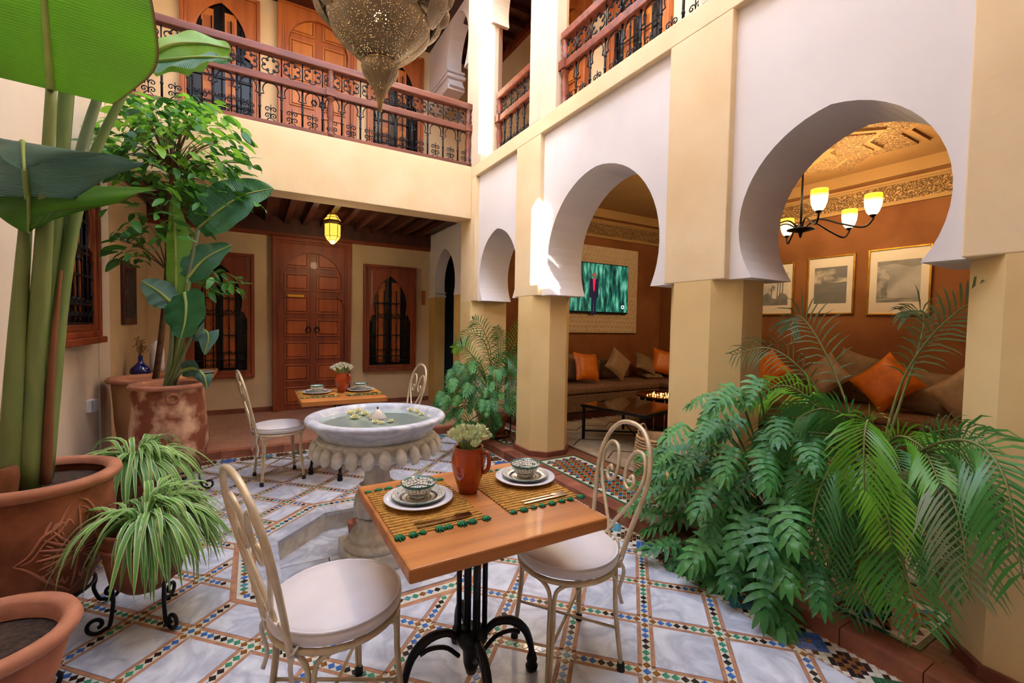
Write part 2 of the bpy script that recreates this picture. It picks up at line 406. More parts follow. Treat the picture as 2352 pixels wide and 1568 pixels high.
for n in NR:
    for k in NR:
        u, v = n*S_, k*S_
        poly_piece(tiles, [(u+HW, v+HW), (u+S_-HW, v+HW), (u+S_-HW, v+S_-HW), (u+HW, v+S_-HW)], -.006, 0, 'full')
        for ax in (0, 1):
            for sg in (-1, 1):
                a, bb_ = (HB+.0015)*sg, (HW-.0015)*sg
                q = [(u+HW, v+a), (u+S_-HW, v+a), (u+S_-HW, v+bb_), (u+HW, v+bb_)]
                if sg < 0: q = q[::-1]
                if ax: q = [(u+(y-v), v+(x-u)) for x, y in q][::-1]
                poly_piece(clays, q, -.006, -.0005, 'c%d%d' % (ax, sg))
            q = [(u+HB, v-HB), (u+S_-HB, v-HB), (u+S_-HB, v+HB), (u+HB, v+HB)]
            if ax: q = [(u+(y-v), v+(x-u)) for x, y in q][::-1]
            poly_piece(bands, q, -.006, -.0008, 'b%d' % ax)
            seq = SEQ if (n+k) % 2 else SEQ[::-1]
            for j in range(8):
                t = (j+1)*S_/9; x, y = uv2xy(u+(0 if ax else t), v+(t if ax else 0))
                if inside(x, y, .016): tess.add((x, y, 0), pi/4, 'd', dia(.0168), KI[seq[j]])
        poly_piece(bands, [(u-HB, v-HB), (u+HB, v-HB), (u+HB, v+HB), (u-HB, v+HB)], -.006, -.0008, 'x')
        x, y = uv2xy(u, v)
        if inside(x, y, .016): tess.add((x, y, 0), pi/4, 'd', dia(.0168), KI[['green', 'blue', 'teal'][(n*3+k) % 3]])
# ring of zellige round the basin
for i in range(8):
    a = i*pi/4; L_ = A_MOS*math.tan(pi/8); cx, cy = OC[0], OC[1]
    e = math.tan(pi/8)
    def ring_q(r0, r1): return [(r0, -r0*e), (r1, -r1*e), (r1, r1*e), (r0, r0*e)]
    clays.add((cx, cy, 0), a, 'r0', lambda bb, k, q=ring_q(A_MOS+.002, A_MOS+.028): bb.prism(q, -.006, -.0005, mi=k))
    clays.add((cx, cy, 0), a, 'r1', lambda bb, k, q=ring_q(A_COP+.002, A_COP+.022): bb.prism(q, -.006, -.0005, mi=k))
    bands.add((cx, cy, 0), a, 'rb', lambda bb, k, q=ring_q(A_COP+.024, A_MOS): bb.prism(q, -.006, -.0008, mi=k))
    rm = (A_COP+.024+A_MOS)/2; half = rm*e; nn = 15; st = 2*half/nn
    for j in range(nn):
        t = -half+(j+.5)*st
        tess.add((cx+rm*cos(a)-t*sin(a), cy+rm*sin(a)+t*cos(a), 0), a, 'rd', dia(.0195), KI[['blue', 'black', 'teal', 'green', 'ochre'][j % 5]])
# wide borders along the step, the back and the left wall
def border(x0, y0, dx, dy, length):
    q = .036; rows = 8; nx = int(length/(q/2))
    for i in range(nx):
        for j in range(-rows//2, rows//2+1):
            if (i+j) % 2: continue
            s_, t = i*q/2, j*q/2
            unit = int(i/9); di = abs(i-(unit*9+4)); dj = abs(j)
            dd = di+dj
            if dd <= 0.5: c = 'rust' if unit % 2 else 'ochre'
            elif dd <= 4: c = ('teal', 'blue', 'dark_green')[unit % 3] if unit % 2 == 0 else ('ochre', 'black')[(di+2*dj) % 2]
            elif dj >= 4 or di == 4: c = 'white'
            else: c = 'black'
            x, y = x0+dx*s_-dy*t, y0+dy*s_+dx*t
            tess.add((x, y, 0), 0, 'bd', dia(.0168), KI[c])
border(2.19, .3, 0, 1, 4.87); border(XL+.2, 5.255, 1, 0, 3.2)
clays.add((2.115, 2.75, 0), 0, None, lambda bb, k: bb.box(-.007, .007, -2.4, 2.4, -.006, -.0005, k))
clays.add((2.266, 2.75, 0), 0, None, lambda bb, k: bb.box(-.011, .011, -2.4, 2.55, -.006, -.0005, k))
clays.add((.56, 5.178, 0), 0, None, lambda bb, k: bb.box(-1.6, 1.55, -.007, .007, -.006, -.0005, k))
bands.add((2.19, 2.75, 0), 0, None, lambda bb, k: bb.box(-.068, .064, -2.4, 2.42, -.006, -.0008, k))
bands.add((.5, 5.255, 0), 0, None, lambda bb, k: bb.box(-1.6, 1.6, -.07, .085, -.006, -.0008, k))
for P in (tiles, clays, bands, tess): P.done()

# sunken basin of the fountain
bs_ = MB()
ri, ro = octo(A_IN), octo(A_COP)
for i in range(8):
    j = (i+1) % 8
    c = MB(); rr = octo(A_IN-.035); c.prism([rr[i], ro[i], ro[j], rr[j]], -.02, .006); c.build('basin_coping', M['marble'], floor)
    c = MB(); rr = octo(A_IN-.03); c.prism([rr[i], ri[i], ri[j], rr[j]], -.16, -.0205); c.build('basin_side', M['marble_old'], floor)
c = MB(); c.prism(octo(A_IN-.002), -.2, -.13); c.build('basin_floor', M['marble'], floor)
c = MB(); p = PZ(672, 1300, -.13); q = PZ(760, 1285, -.13)
def slab_poly(): return [PZ(635, 1308, -.13), PZ(757, 1280, -.13), PZ(764, 1330, -.13), PZ(645, 1370, -.13)]
pp = slab_poly(); c.prism([(v.x, v.y) for v in pp], -.13, -.128); c.build('hatch_joint', M['wood_dark'], floor)
cc = sum(pp, Vector())/4; c = MB(); c.prism([(cc.x+(v.x-cc.x)*.95, cc.y+(v.y-cc.y)*.95) for v in pp], -.129, -.1265); c.build('access_hatch', M['marble'], floor)
c = MB(); c.lathe([(0, 0), (.012, 0), (.012, .003), (0, .003)], 12, (cc.x, cc.y, -.1265)); c.build('hatch_pull', M['iron'], floor)

# raised gallery floors and their brick edges
fr = struct('floor_gallery_right')
b = MB(); b.box(XC+.1, XS, YN, YS, -.1, ZG-.003); b.build('gallery_bed', M['bejmat_salon'], fr)
y = -.2
cur = Pieces('edge_brick', 'edge_bricks_far', fr, [M['brick'], M['brick2']])
while y < YB-.05:
    ln = .285+rnd.uniform(-.01, .01); dz = rnd.uniform(-.002, .002)
    cur.add((XC, y, 0), 0, None, lambda bb, k, ln=ln, dz=dz: bb.box(0, .118, .002, ln-.002, -.005, ZG+dz, k), 0 if rnd.random() < .75 else 1); y += ln
cur.done()
def panel(y0, y1, x0=2.42, x1=2.87):
    g = MB(); w = .022
    for (a0, a1, c0, c1) in ((x0, x0+w, y0, y1), (x1-w, x1, y0, y1), (x0+w, x1-w, y0, y0+w), (x0+w, x1-w, y1-w, y1)):
        g = MB(); g.box(a0, a1, c0, c1, ZG-.004, ZG+.001); g.build('green_strip', TES['dark_green'], fr)
    g = MB(); g.box(x0+w, x1-w, y0+w, y1-w, ZG-.004, ZG-.0006); g.build('panel_bed', TES['white'], fr)
    r = .021; st = .0445; nx = int((x1-x0-2*w-.01)/(st/2)); ny = int((y1-y0-2*w-.01)/(st/2))
    for i in range(1, nx):
        for j in range(1, ny):
            if (i+j) % 2: continue
            edge = i in (1, nx-1) or j in (1, ny-1)
            a = (i % 6)-3; bq = (j % 6)-3; d = abs(a)+abs(bq)
            c = ('black' if (i+j) % 4 else 'white') if edge else ('blue' if d <= 1 else ('rust', 'ochre', 'green', 'rust', 'black')[(i*2+j) % 5])
            pan.add((x0+w+.005+i*st/2, y0+w+.005+j*st/2, ZG), 0, 'p', dia(r, -.004, .001), KI[c])
pan = Pieces('zellige_piece', 'zellige_pieces_far', fr, TM)
panel(2.21, 3.62); panel(.70, 1.60); panel(4.30, 5.15)
pan.done()
x = 2.95
fb = struct('floor_gallery_back')
b = MB(); b.box(XL-.1, 2.7, YB+.1, YW, -.1, ZG); b.build('gallery_bed', M['bejmat'], fb)
b = MB(); b.box(XA-.2, XA+.6, YB, YB+.1, -.1, ZG); b.build('corner_slab', M['bejmat'], fb)
x = XL; cur = Pieces('edge_brick', 'edge_bricks_far', fb, [M['brick'], M['brick2']])
while x < XC:
    ln = min(.285+rnd.uniform(-.01, .01), XC-x); 
    if ln < .03: break
    cur.add((x, YB, 0), 0, None, lambda bb, k, ln=ln: bb.box(.002, ln-.002, 0, .1, -.005, ZG, k), 0 if rnd.random() < .7 else 1); x += ln
cur.done()
# ------------------------------------------------------------------ arches
def horseshoe(cy, a, zc, apex, zb, n=18):
    "pointed horseshoe outline from the bottom right, over the top, to the bottom left"
    H = apex-zc; e = (H*H-a*a)/(2*a); Rr = a+e
    a_bot = math.asin((zb-zc)/Rr); a_top = math.acos(e/Rr)
    right = [(cy-e+Rr*cos(t), zc+Rr*sin(t)) for t in [a_bot+(a_top-a_bot)*i/n for i in range(n+1)]]
    left = [(2*cy-y, z) for y, z in right[::-1]]
    return right+left[1:]
def arch_poly(y0, y1, z0, z1, hs):
    "wall field with the opening cut out of its lower edge"
    return [(y1, z0), (y1, z1), (y0, z1), (y0, z0)]+hs[::-1]

wall_right = struct('wall_right')
PANELS = [(4.19, 5.21, 4.70, .47, 2.02, 2.56), (2.145, 3.73, 2.94, .70, 2.04, 2.77), (.65, 1.69, 1.17, .47, 2.02, 2.55)]
for y0, y1, cy, a, zc, ap in PANELS:
    hs = horseshoe(cy, a, zc, ap, ZC)
    b = MB(); b.prism(arch_poly(y0, y1, ZC, ZR, hs), XR, XB, 'x'); o = b.build('arch_panel', M['white'], wall_right)
for y0, y1 in ((5.21, YB), (3.73, 4.19), (1.69, 2.145), (.2, .65)):
    b = MB(); b.box(XA, XB, y0, y1, ZC, ZR); b.build('pilaster', M['cream'], wall_right, bev=.006)
b = MB(); b.box(XA, XB, .2, YB, ZR, ZF); b.build('lintel_band', M['cream'], wall_right, bev=.006)
def chamfer_poly(x0, x1, y0, y1, c):
    return [(x0+c,y0),(x1-c,y0),(x1,y0+c),(x1,y1-c),(x1-c,y1),(x0+c,y1),(x0,y1-c),(x0,y0+c)]
def pillar(y0, y1, c=.13):
    b = MB(); b.prism(chamfer_poly(XA, XB, y0, y1, c), ZG, ZC); o = b.build('pillar', M['yellow_pillar'], wall_right)
    b = MB(); b.prism(chamfer_poly(XA-.02, XB+.02, y0-.02, y1+.02, c+.005), ZG, ZG+.05); b.build('plinth', M['brick2'], o)
M['yellow_pillar'] = mat('limewash_pillar', '#dcc28c', '#d2b47c', 2.0, .85, .1, 25)
pillar(3.69, 4.23); pillar(1.647, 2.187)
b = MB(); p = chamfer_poly(XA, XB, .0, .655, .13); p = [(XA, -.6), (XB, -.6), (XB, .525), (XB-.13, .655), (XA+.13, .655), (XA, .525)]
b.prism(p, ZG, ZC); o = b.build('pillar', M['yellow_pillar'], wall_right)
b = MB(); p = [(XA-.02, -.6), (XB+.02, -.6), (XB+.02, .535), (XB-.12, .675), (XA+.125, .675), (XA-.02, .535)]; b.prism(p, ZG, ZG+.05); b.build('plinth', M['brick2'], o)
b = MB(); b.box(XA, XB, -.6, .2, ZC, ZF); b.build('pilaster', M['cream'], wall_right)
b = MB(); b.prism([(XA+.13, 5.20), (XB, 5.20), (XB, YG), (XA, YG), (XA, 5.33)], ZG, ZC); o = b.build('pillar', M['yellow_pillar'], wall_right)
b = MB(); b.prism([(XA+.125, 5.18), (XB, 5.18), (XB, YG+.02), (XA-.02, YG+.02), (XA-.02, 5.325)], ZG, ZG+.05); b.build('plinth', M['brick2'], o)
b = MB(); b.box(XA, XB, YB, YG, ZC, ZF); b.build('pilaster', M['cream'], wall_right)

# upper storey above the arcade
def ucol(x0, x1, y0, y1, c, z1=6.6):
    b = MB(); b.prism(chamfer_poly(x0, x1, y0, y1, c), ZF, z1); return b.build('upper_column', M['ivory'], wall_right)
ucol(XA, 2.74, 4.97, 5.62, .12); ucol(XA, 2.78, 3.64, 4.06, .11); ucol(XA, 2.78, 1.62, 2.02, .11); ucol(XA, 2.78, .1, .6, .11)
def uarch(y0, y1, apex):
    cy = (y0+y1)/2; a = (y1-y0)/2-.03
    hs = horseshoe(cy, a, apex-a*1.25, apex, apex-a*1.25-.14)
    b = MB(); b.prism(arch_poly(y0, y1, apex-a*1.25-.14, 6.6, hs), XA+.06, 2.74, 'x'); b.build('upper_arch', M['ivory'], wall_right)
uarch(4.06, 4.97, 5.75); uarch(2.02, 3.64, 6.25); uarch(.6, 1.62, 6.0)

# ------------------------------------------------------------------ back gallery
wall_balcony = struct('wall_balcony')
b = MB(); b.box(XL, XA, YB, YG, 2.79, ZF); b.build('balcony_beam', M['cream'], wall_balcony, bev=.006)
wall_back = struct('wall_back')
M['back_wall'] = mat('limewash_back', '#cfb793', '#bfa481', 1.5, .85, .15, 20)
b = MB(); b.box(XL-.2, 4.0, YW, YW+.2, -.1, 2.95); b.build('lower_wall', M['back_wall'], wall_back)
M['upper_wall'] = mat('limewash_upper', '#e0cba6', '#d6bd94', 1.5, .85, .1, 20)
b = MB(); b.box(XL-.2, 4.0, YW, YW+.2, ZF-.2, 6.6); b.build('upper_wall', M['upper_wall'], wall_back)
bb = struct('baseboard_back')
b = MB(); b.box(XL-.05, .228, YW-.015, YW, ZG, ZG+.07); b.build('baseboard_tile', M['brick2'], bb)
b = MB(); b.box(1.318, 2.64, YW-.015, YW, ZG, ZG+.07); b.build('baseboard_tile', M['brick2'], bb)
wall_left = struct('wall_left')
M['left_wall'] = mat('limewash_left', '#d9cbbc', '#cdbcaa', 1.3, .85, .12, 20)
b = MB(); b.box(XL-.25, XL, YN, YB, -.1, 4.2); b.build('left_wall', M['left_wall'], wall_left)
def holed(y0, y1, z0, z1, hy0, hy1, hz0, hs_):
    "unseen upper wall added to block sun, its arched hole lets one patch through"
    b = MB(); cy_ = (hy0+hy1)/2
    b.prism([(y0, z0), (cy_, z0), (cy_, hz0), (hy0, hz0)]+hs_[len(hs_)//2:][::-1]+[(cy_, z1), (y0, z1)], XL-.25, XL, 'x')
    b.prism([(y1, z0), (y1, z1), (cy_, z1)]+hs_[:len(hs_)//2+1][::-1]+[(hy1, hz0), (cy_, hz0), (cy_, z0)], XL-.25, XL, 'x')
    b.build('left_sun_mask', M['left_wall'], wall_left)
def arch_hole(hy0, hy1, hz0, hz1):
    a = (hy1-hy0)/2; cy_ = (hy0+hy1)/2; return [(cy_+a*cos(t), hz1-a*1.3+a*1.3*sin(t)) for t in [pi*i/16 for i in range(17)]]
H1 = (2.96, 3.30, 4.62, 5.62); H2 = (4.40, 4.58, 6.35, 7.75)  # added unseen holes, placed so sunlight falls in patches on the arcade
hs1 = arch_hole(*H1)[:]; hs1 = [(H1[1], H1[3]-.22)]+hs1[1:-1]+[(H1[0], H1[3]-.22)]
holed(YN, 3.9, 4.2, 8.6, H1[0], H1[1], H1[2], hs1); holed(3.9, YB, 4.2, 8.6, H2[0], H2[1], H2[2], arch_hole(*H2))  # wall raised out of view to keep the rest of the court shaded
b = MB(); b.box(XL-.25, XL-.05, YB, YW, -.1, 7.4); b.build('gallery_side_wall', M['gallery'], wall_left)
b = MB(); b.box(XL-.05, XL+.012, 5.02, YB, 0, 2.79); b.build('pilaster', M['left_wall'], wall_left)

# right end of the back gallery with its narrow arched doorway
we = struct('wall_gallery_end')
hs = horseshoe(6.75, .44, 2.08, 2.62, 1.86)
b = MB(); b.prism([(YW, 1.86), (YW, 2.95), (YG, 2.95), (YG, 1.86)]+hs[::-1], 2.64, 2.82, 'x'); b.build('end_arch', M['white'], we)
for y0, y1 in ((YG, 6.34), (7.16, YW)):
    b = MB(); b.box(2.64, 2.82, y0, y1, ZG, 1.86); b.build('end_jamb', M['yellow'], we)
b = MB(); b.box(2.625, 2.83, 7.14, YW, 1.86, 1.90); b.build('impost_moulding', M['white'], we)
b = MB(); b.box(2.63, 2.83, 7.135, YW, 1.93, 1.95); b.build('impost_moulding', M['white'], we)
b = MB(); b.box(4.2, 4.25, 5.87, YW, ZG, 2.95); b.build('passage_wall', mat('passage_blue', '#2c3a48', rough=.4), we)
b = MB(); b.box(2.92, 4.2, 5.85, YW, 2.90, 2.95); b.build('passage_ceiling', bpy.data.materials['passage_blue'], we)
b = MB(); b.box(2.92, 4.2, 5.85, 5.9, ZG, 2.95); b.build('passage_wall', bpy.data.materials['passage_blue'], we)
b = MB(); b.box(2.82, 4.2, YW-.03, YW-.001, ZG, 2.95); b.build('passage_wall', bpy.data.materials['passage_blue'], we)
# ceiling of the back gallery: boards on joists
ceil_back = struct('ceiling')
b = MB(); b.box(XL-.1, 2.7, YG, YW, 2.94, 2.99); b.build('ceiling_board', M['wood_dark'], ceil_back)
x = XL+.1
while x < 2.6:
    b = MB(); b.box(-.035, .035, YG, YW-.02, 2.855, 2.94); b.build('joist', M['wood_dark'], ceil_back, (x, 0, 0)); x += .245
b = MB(); b.box(XL-.05, 2.64, YW-.05, YW, 2.72, 2.94); b.build('cornice_board', M['wood_dark'], ceil_back)
b = MB(); b.box(XL-.05, 2.64, YW-.035, YW, 2.66, 2.72); b.build('cornice_board', M['wood_h'], ceil_back)
# slab between the storeys and the upper gallery
up_f = struct('floor_upper')
b = MB(); b.box(XL-.1, 4.0, YG, YW, 3.0, ZF-.005); b.box(XB, 3.7, -.6, YG, 3.45, ZF-.005); b.build('upper_slab', M['bejmat'], up_f)
wall_upper = struct('wall_upper_right')
b = MB(); b.box(3.66, 3.86, -.6, YW, ZF-.2, 6.6); b.build('upper_wall', M['upper_wall'], wall_upper)
cu = struct('ceiling_upper')
b = MB(); b.box(XL-.2, 3.9, YG, YW, 6.02, 6.1); b.build('upper_ceiling_board', M['wood_dark'], cu)
b = MB(); b.box(2.74, 3.66, -.6, YG, 6.02, 6.1); b.build('upper_ceiling_board', M['wood_dark'], cu)
y = .3
while y < 7.3:
    b = MB(); b.box(2.74, 3.66, -.04, .04, 5.93, 6.02); b.build('joist', M['wood_dark'], cu, (0, y, 0)); y += .3
b = MB(); b.box(3.60, 3.66, -.6, YW, 5.86, 6.0); b.build('cornice_board', M['wood'], cu)
# white arch across the upper gallery
wu = struct('wall_upper_arch')
hs = horseshoe(6.24, .40, 5.45, 6.0, 5.07)
b = MB(); b.prism([(YW, 5.07), (YW, 6.6), (YG-.04, 6.6), (YG-.04, 5.07)]+hs[::-1], 2.60, 2.84, 'x'); b.build('cross_arch', M['white'], wu)
for z0, z1, e in ((5.03, 5.10, .02), (5.22, 5.26, .03), (5.30, 5.33, .02)):
    b = MB(); b.box(2.60-e, 2.84+e, 6.56-e, YW, z0, z1); b.build('impost_moulding', M['white'], wu)
wf = struct('wall_front')
b = MB(); b.box(XL-.25, XS, YN-.2, YN, -.1, 7.4); b.build('front_wall', M['cream'], wf)
b = MB(); b.box(XL, XA, -.1, .23, 2.79, ZF); b.build('front_beam', M['cream'], wf)
b = MB(); b.box(XL, XA, YN, -.1, 2.85, ZF); b.build('front_slab', M['wood_dark'], wf)
b = MB(); b.box(XL, 3.9, YN, .25, 6.02, 6.6); b.build('front_upper_beam', M['ivory'], wf)
b = MB(); b.box(XL, 2.6, YB, YG, 6.05, 6.6); b.build('back_upper_beam', M['ivory'], wf)
# ------------------------------------------------------------------ doors and windows (x along the wall, front towards -y)
def ringprism(b, x0, x1, z0, z1, w, y0, y1, bottom=True):
    b.box(x0, x0+w, y0, y1, z0, z1); b.box(x1-w, x1, y0, y1, z0, z1); b.box(x0+w, x1-w, y0, y1, z1-w, z1)
    if bottom: b.box(x0+w, x1-w, y0, y1, z0, z0+w)
def ring_torus(b, c, R_, r, axis='y', n=16, mi=0):
    pts = [(c[0]+R_*cos(2*pi*i/n), c[1], c[2]+R_*sin(2*pi*i/n)) if axis == 'y' else (c[0]+R_*cos(2*pi*i/n), c[1]+R_*sin(2*pi*i/n), c[2]) for i in range(n)]
    b.tube(pts, r, 6, True, mi)
def make_door(name, loc, rz, w, h, mats, rows=6, knock=True):
    off = Matrix.Rotation(rz, 4, 'Z') @ Vector((0, -.034, 0)); d = struct(name, Vector(loc)+off, rz); mf, mp, ml = mats
    b = MB(); ringprism(b, -w/2, w/2, 0, h, .055, -.075, .034, False); b.build('door_frame', mf, d, bev=.006)
    b = MB(); ringprism(b, -w/2+.055, w/2-.055, 0, h-.055, .03, -.062, .034, False); b.build('door_moulding', mp, d, bev=.005)
    iw = w/2-.085; zt = h-.085; zs = h*.655; a = iw*.90; zc = zs+.26; ap = zt-.12
    hs = horseshoe(0, a, zc, ap, zs+.02)
    b = MB(); b.prism([(iw, zs-.12), (iw, zt), (-iw, zt), (-iw, zs-.12), (-iw+.03, zs-.09), (-iw+.035, zs-.02)]+hs[::-1]+[(iw-.035, zs-.02), (iw-.03, zs-.09)], -.048, -.004, 'y'); b.build('arch_board', mf, d, bev=.004)
    hs2 = [(x*1.0, z) for x, z in horseshoe(0, a+.035, zc, ap+.045, zs+.02)]
    b = MB(); n = len(hs); b.prism(hs2+hs[::-1], -.058, -.0485, 'y'); b.build('arch_moulding', mp, d)
    for sgn in (-1, 1):
        b = MB(); xa, xb = (sgn*.004, sgn*iw) if sgn > 0 else (sgn*iw, sgn*.004)
        b.box(xa, xb, .004, .028, .005, zt); lf = b.build('door_leaf', mp, d)
        st = .075; zz = .08; ph = (zt-.10)/rows
        for i in range(rows):
            px0, px1 = (xa+.05, xb-.07) if sgn > 0 else (xa+.07, xb-.05)
            if i and False: pass
            c = MB(); z0 = .09+i*ph; z1 = z0+ph-.085
            ringprism(c, px0, px1, z0, z1, .02, -.014, .004); c.build('panel_moulding', ml, lf, bev=.003)
            c = MB(); c.box(px0+.034, px1-.034, -.012, .004, z0+.034, z1-.034); c.build('door_panel', ml, lf, bev=.006)
        if knock:
            c = MB(); ring_torus(c, (sgn*.06, -.022, h*.47), .036, .007); c.build('knocker_ring', M['iron'], lf)
            c = MB(); c.lathe([(0, 0), (.026, 0), (.02, .012), (0, .014)], 14, M=Matrix.Translation((sgn*.06, .004, h*.485)) @ Matrix.Rotation(pi/2, 4, 'X')); c.build('knocker_plate', M['iron'], lf)
    b = MB(); b.box(-.035, .035, -.004, .004, .02, zt-.02); b.build('meeting_stile', mf, d)
    return d
def half_board(b, w2, z0, z1, hole, y0, y1):
    "board with a hole, as two mirrored halves; hole = right half of its outline from the bottom middle up to the top middle"
    for s in (-1, 1):
        p = [(0, z0), (w2, z0), (w2, z1), (0, z1)]+[(x, z) for x, z in hole[::-1]]
        b.prism([(s*x, z) for x, z in p], y0, y1, 'y')
def make_window(name, loc, rz, w, h, mats, sill=False, seed=1):
    off = Matrix.Rotation(rz, 4, 'Z') @ Vector((0, -.034, 0)); d = struct(name, Vector(loc)+off, rz); mf, mp, ml = mats; r = random.Random(seed)
    b = MB(); ringprism(b, -w/2, w/2, 0, h, .045, -.05, .034); b.build('window_frame', mf, d, bev=.006)
    b = MB(); ringprism(b, -w/2+.045, w/2-.045, .045, h-.045, .03, -.03, .034); b.build('window_moulding', mp, d, bev=.005)
    iw = w/2-.075; z0, z1 = .075, h-.075
    wl = iw-.02; zs = z0+(z1-z0)*.52; a = wl*.80; zc = zs+a*.62+.02; ap = z1-.10
    hs = horseshoe(0, a, zc, ap, zs+.03); right = hs[:len(hs)//2+1]
    hole = [(0, z0+.02), (wl, z0+.02), (wl, zs-.08), (wl-.02, zs-.05), (wl-.03, zs)]+right
    b = MB(); half_board(b, iw, z0, z1, hole, -.026, -.004); b.build('arch_board', mp, d, bev=.004)
    b = MB(); b.box(-iw, iw, .02, .03, z0, z1); b.build('window_pane', M['glass_dark'], d)
    for i, xx in enumerate((-iw*.42, iw*.28)):       # shutters folded behind the glass
        b = MB(); b.box(xx-.07, xx+.07, .012, .019, z0+.06, z1-.2); sh = b.build('shutter', ml, d)
        for j in range(4):
            zz = z0+.1+j*(z1-z0-.3)/4; c = MB(); c.box(xx-.045, xx+.045, .008, .012, zz, zz+(z1-z0)*.14); c.build('shutter_panel', M['wood_light'], sh)
    g = MB(); n = 7
    for i in range(n):
        x = -wl+.03+(2*wl-.06)*i/(n-1); top = ap-.02 if abs(x) < 1e-6 else min(ap-.02, max(zs-.1, zc+sqrt(max(0, a*a-x*x))*1.05-.02 if abs(x) < a else zs-.1))
        c = MB(); c.tube([(x, -.012, z0+.02), (x, -.012, top)], .007, 6); c.build('iron_bar', M['iron'], d)
        for k in range(3):
            zz = z0+.06+(top-z0-.1)*(k+.5)/3; c = MB(); c.lathe([(.007, -.014), (.013, -.005), (.013, .005), (.007, .014)], 8, (x, -.012, zz)); c.build('bar_knot', M['iron'], d)
    for k, zz in enumerate((z0+.03, z0+.17, z0+.5*(zs-z0)+.1, zs-.02, zc+.03)):
        hw = wl-.005 if zz < zs-.05 else a*.9
        c = MB(); c.box(-hw, hw, -.018, -.010, zz-.008, zz+.008); c.build('iron_cross_bar', M['iron'], d)
    sc = MB()
    for s in (-1, 1): sc.tube([(s*x, -.012, z) for x, z in spiral(.022, 0, .004, .02, 0, 1.2, 14)]+[(s*.0, -.012, -.03)], .0035, 5)
    me = sc.mesh('iron_scroll', M['iron'])
    for i in range(n-1):
        x = -wl+.03+(2*wl-.06)*(i+.5)/(n-1)
        for zz in (z0+.10, zs+.03, z0+.33*(zs-z0)):
            if abs(x) < (wl if zz < zs else a*.92): place('iron_scroll', me, d, (x, 0, zz))
    if sill:
        b = MB(); b.box(-w/2-.02, w/2+.02, -.075, .034, -.05, 0); b.build('window_sill', mf, d, bev=.006)
    return d
DM = (M['wood'], M['wood'], M['wood_panel'])
M['wood_up'] = woodmat('cedar_upper', '#9a4f1e', '#b5662b'); M['wood_up2'] = woodmat('cedar_upper_panel', '#b0641f', '#c77a30')
DU = (M['wood_up'], M['wood_up'], M['wood_up2'])
make_door('door_1', (.772, YW, ZG), 0, 1.084, 2.575, DM, 7)
_d = [o for o in bpy.data.objects if o.name == 'door_1'][0]; b = MB(); b.box(-.36, -.12, -.018, -.012, 1.70, 1.735); b.build('lantern_glint', mat('lantern_glint_yellow', '#d8a03c', rough=.3, metal=.7), _d)  # yellow bar put in for the lantern's reflection on the door leaf
make_window('window_1', (1.953, YW, .625), 0, .863, 1.73, DM, seed=2)
make_window('window_2', (-.398, YW, .61), 0, .806, 1.75, DM, seed=3)
make_window('window_3', (XL, 4.37, 1.27), pi/2, .86, 1.25, DM, sill=True, seed=4)
make_door('door_2', (.85, YW, ZF), 0, 1.09, 2.62, DU, 7)
make_window('window_4', (-.373, YW, 4.15), 0, .92, 1.75, DU, seed=5)
make_window('window_5', (2.02, YW, 4.10), 0, .92, 1.75, DU, seed=6)
make_window('window_6', (3.66, 3.63, 4.0), -pi/2, .9, 1.8, DU, seed=7)
make_door('door_3', (3.66, 2.25, ZF), -pi/2, 1.05, 2.4, DU, 6)
make_door('door_4', (3.66, 4.95, ZF), -pi/2, 1.0, 2.3, DU, 6, False)

# ------------------------------------------------------------------ railings of the upper gallery
def c_scroll(b, cx, cz, s, rot, r=.0055):
    pts = []
    for x, z in spiral(0, 0, .003, s, 0, 1.35, 14): pts.append((cx+x*cos(rot)-z*sin(rot), 0, cz+x*sin(rot)+z*cos(rot)))
    b.tube(pts, r, 4)
def rosette_mesh(P):
    b = MB(); Rr = .062
    for i in range(6):
        a = i*pi/3+pi/6; cx, cz = Rr*cos(a), Rr*sin(a)
        b.tube([(cx+.026*cos(a+t), 0, cz+.026*sin(a+t)) for t in [-2.4+4.8*k/12 for k in range(13)]], .006, 4)
        c_scroll(b, Rr*cos(a+pi/6), Rr*sin(a+pi/6), .016, a+pi/2)
    b.tube([(-P/2, 0, -.1), (-P/2, 0, .1)], .007, 5)
    return b.mesh('iron_rosette', M['iron'])
def baluster_mesh(P, H):
    b = MB()
    b.tube([(0, 0, 0), (0, 0, H)], .0105, 6)
    for zz in (.35*H, .62*H): b.lathe([(.008, -.018), (.014, -.006), (.014, .006), (.008, .018)], 8, (0, 0, zz))
    # little horseshoe arch to the next bar
    pts = [(0, 0, H*.66)]+[(P/2+P*.36*cos(t), 0, H*.80+P*.40*sin(t)) for t in [pi*1.18-(pi*1.36)*k/14 for k in range(15)]]+[(P, 0, H*.66)]
    b.tube(pts, .006, 4)
    for s in (-1, 1):
        for zz in (.055, .12):
            pts = [(P/2+s*(x+.016), 0, zz+z) for x, z in spiral(.014, 0, .003, .030, pi*.5, 1.3, 14)]
            b.tube(pts, .0055, 4)
    b.tube([(P/2-.035, 0, .01), (P/2, 0, .045), (P/2+.035, 0, .01)], .0055, 4)
    b.tube([(P/2, 0, .02), (P/2, 0, .17)], .005, 4)
    return b.mesh('iron_baluster', M['iron'])
def post_mesh(H, mat_):
    b = MB(); s = .05
    prof = [(s*.9, 0), (s*.9, .05), (s*.55, .07), (s*.85, .10), (s*.6, .12), (s*.62, .20), (s*.8, .30), (s*.5, .40), (s*.85, .42), (s*.85, .445)]
    b.lathe(prof, 14); b.box(-s, s, -s, s, .445, .53)
    prof = [(s*.85, .53), (s*.55, .55), (s*.9, .585), (s*.55, .61), (s*.9, .65), (s*.55, .68), (s*.8, .71), (s*.8, .74)]
    b.lathe(prof, 14)
    return b.mesh('newel_post', mat_)
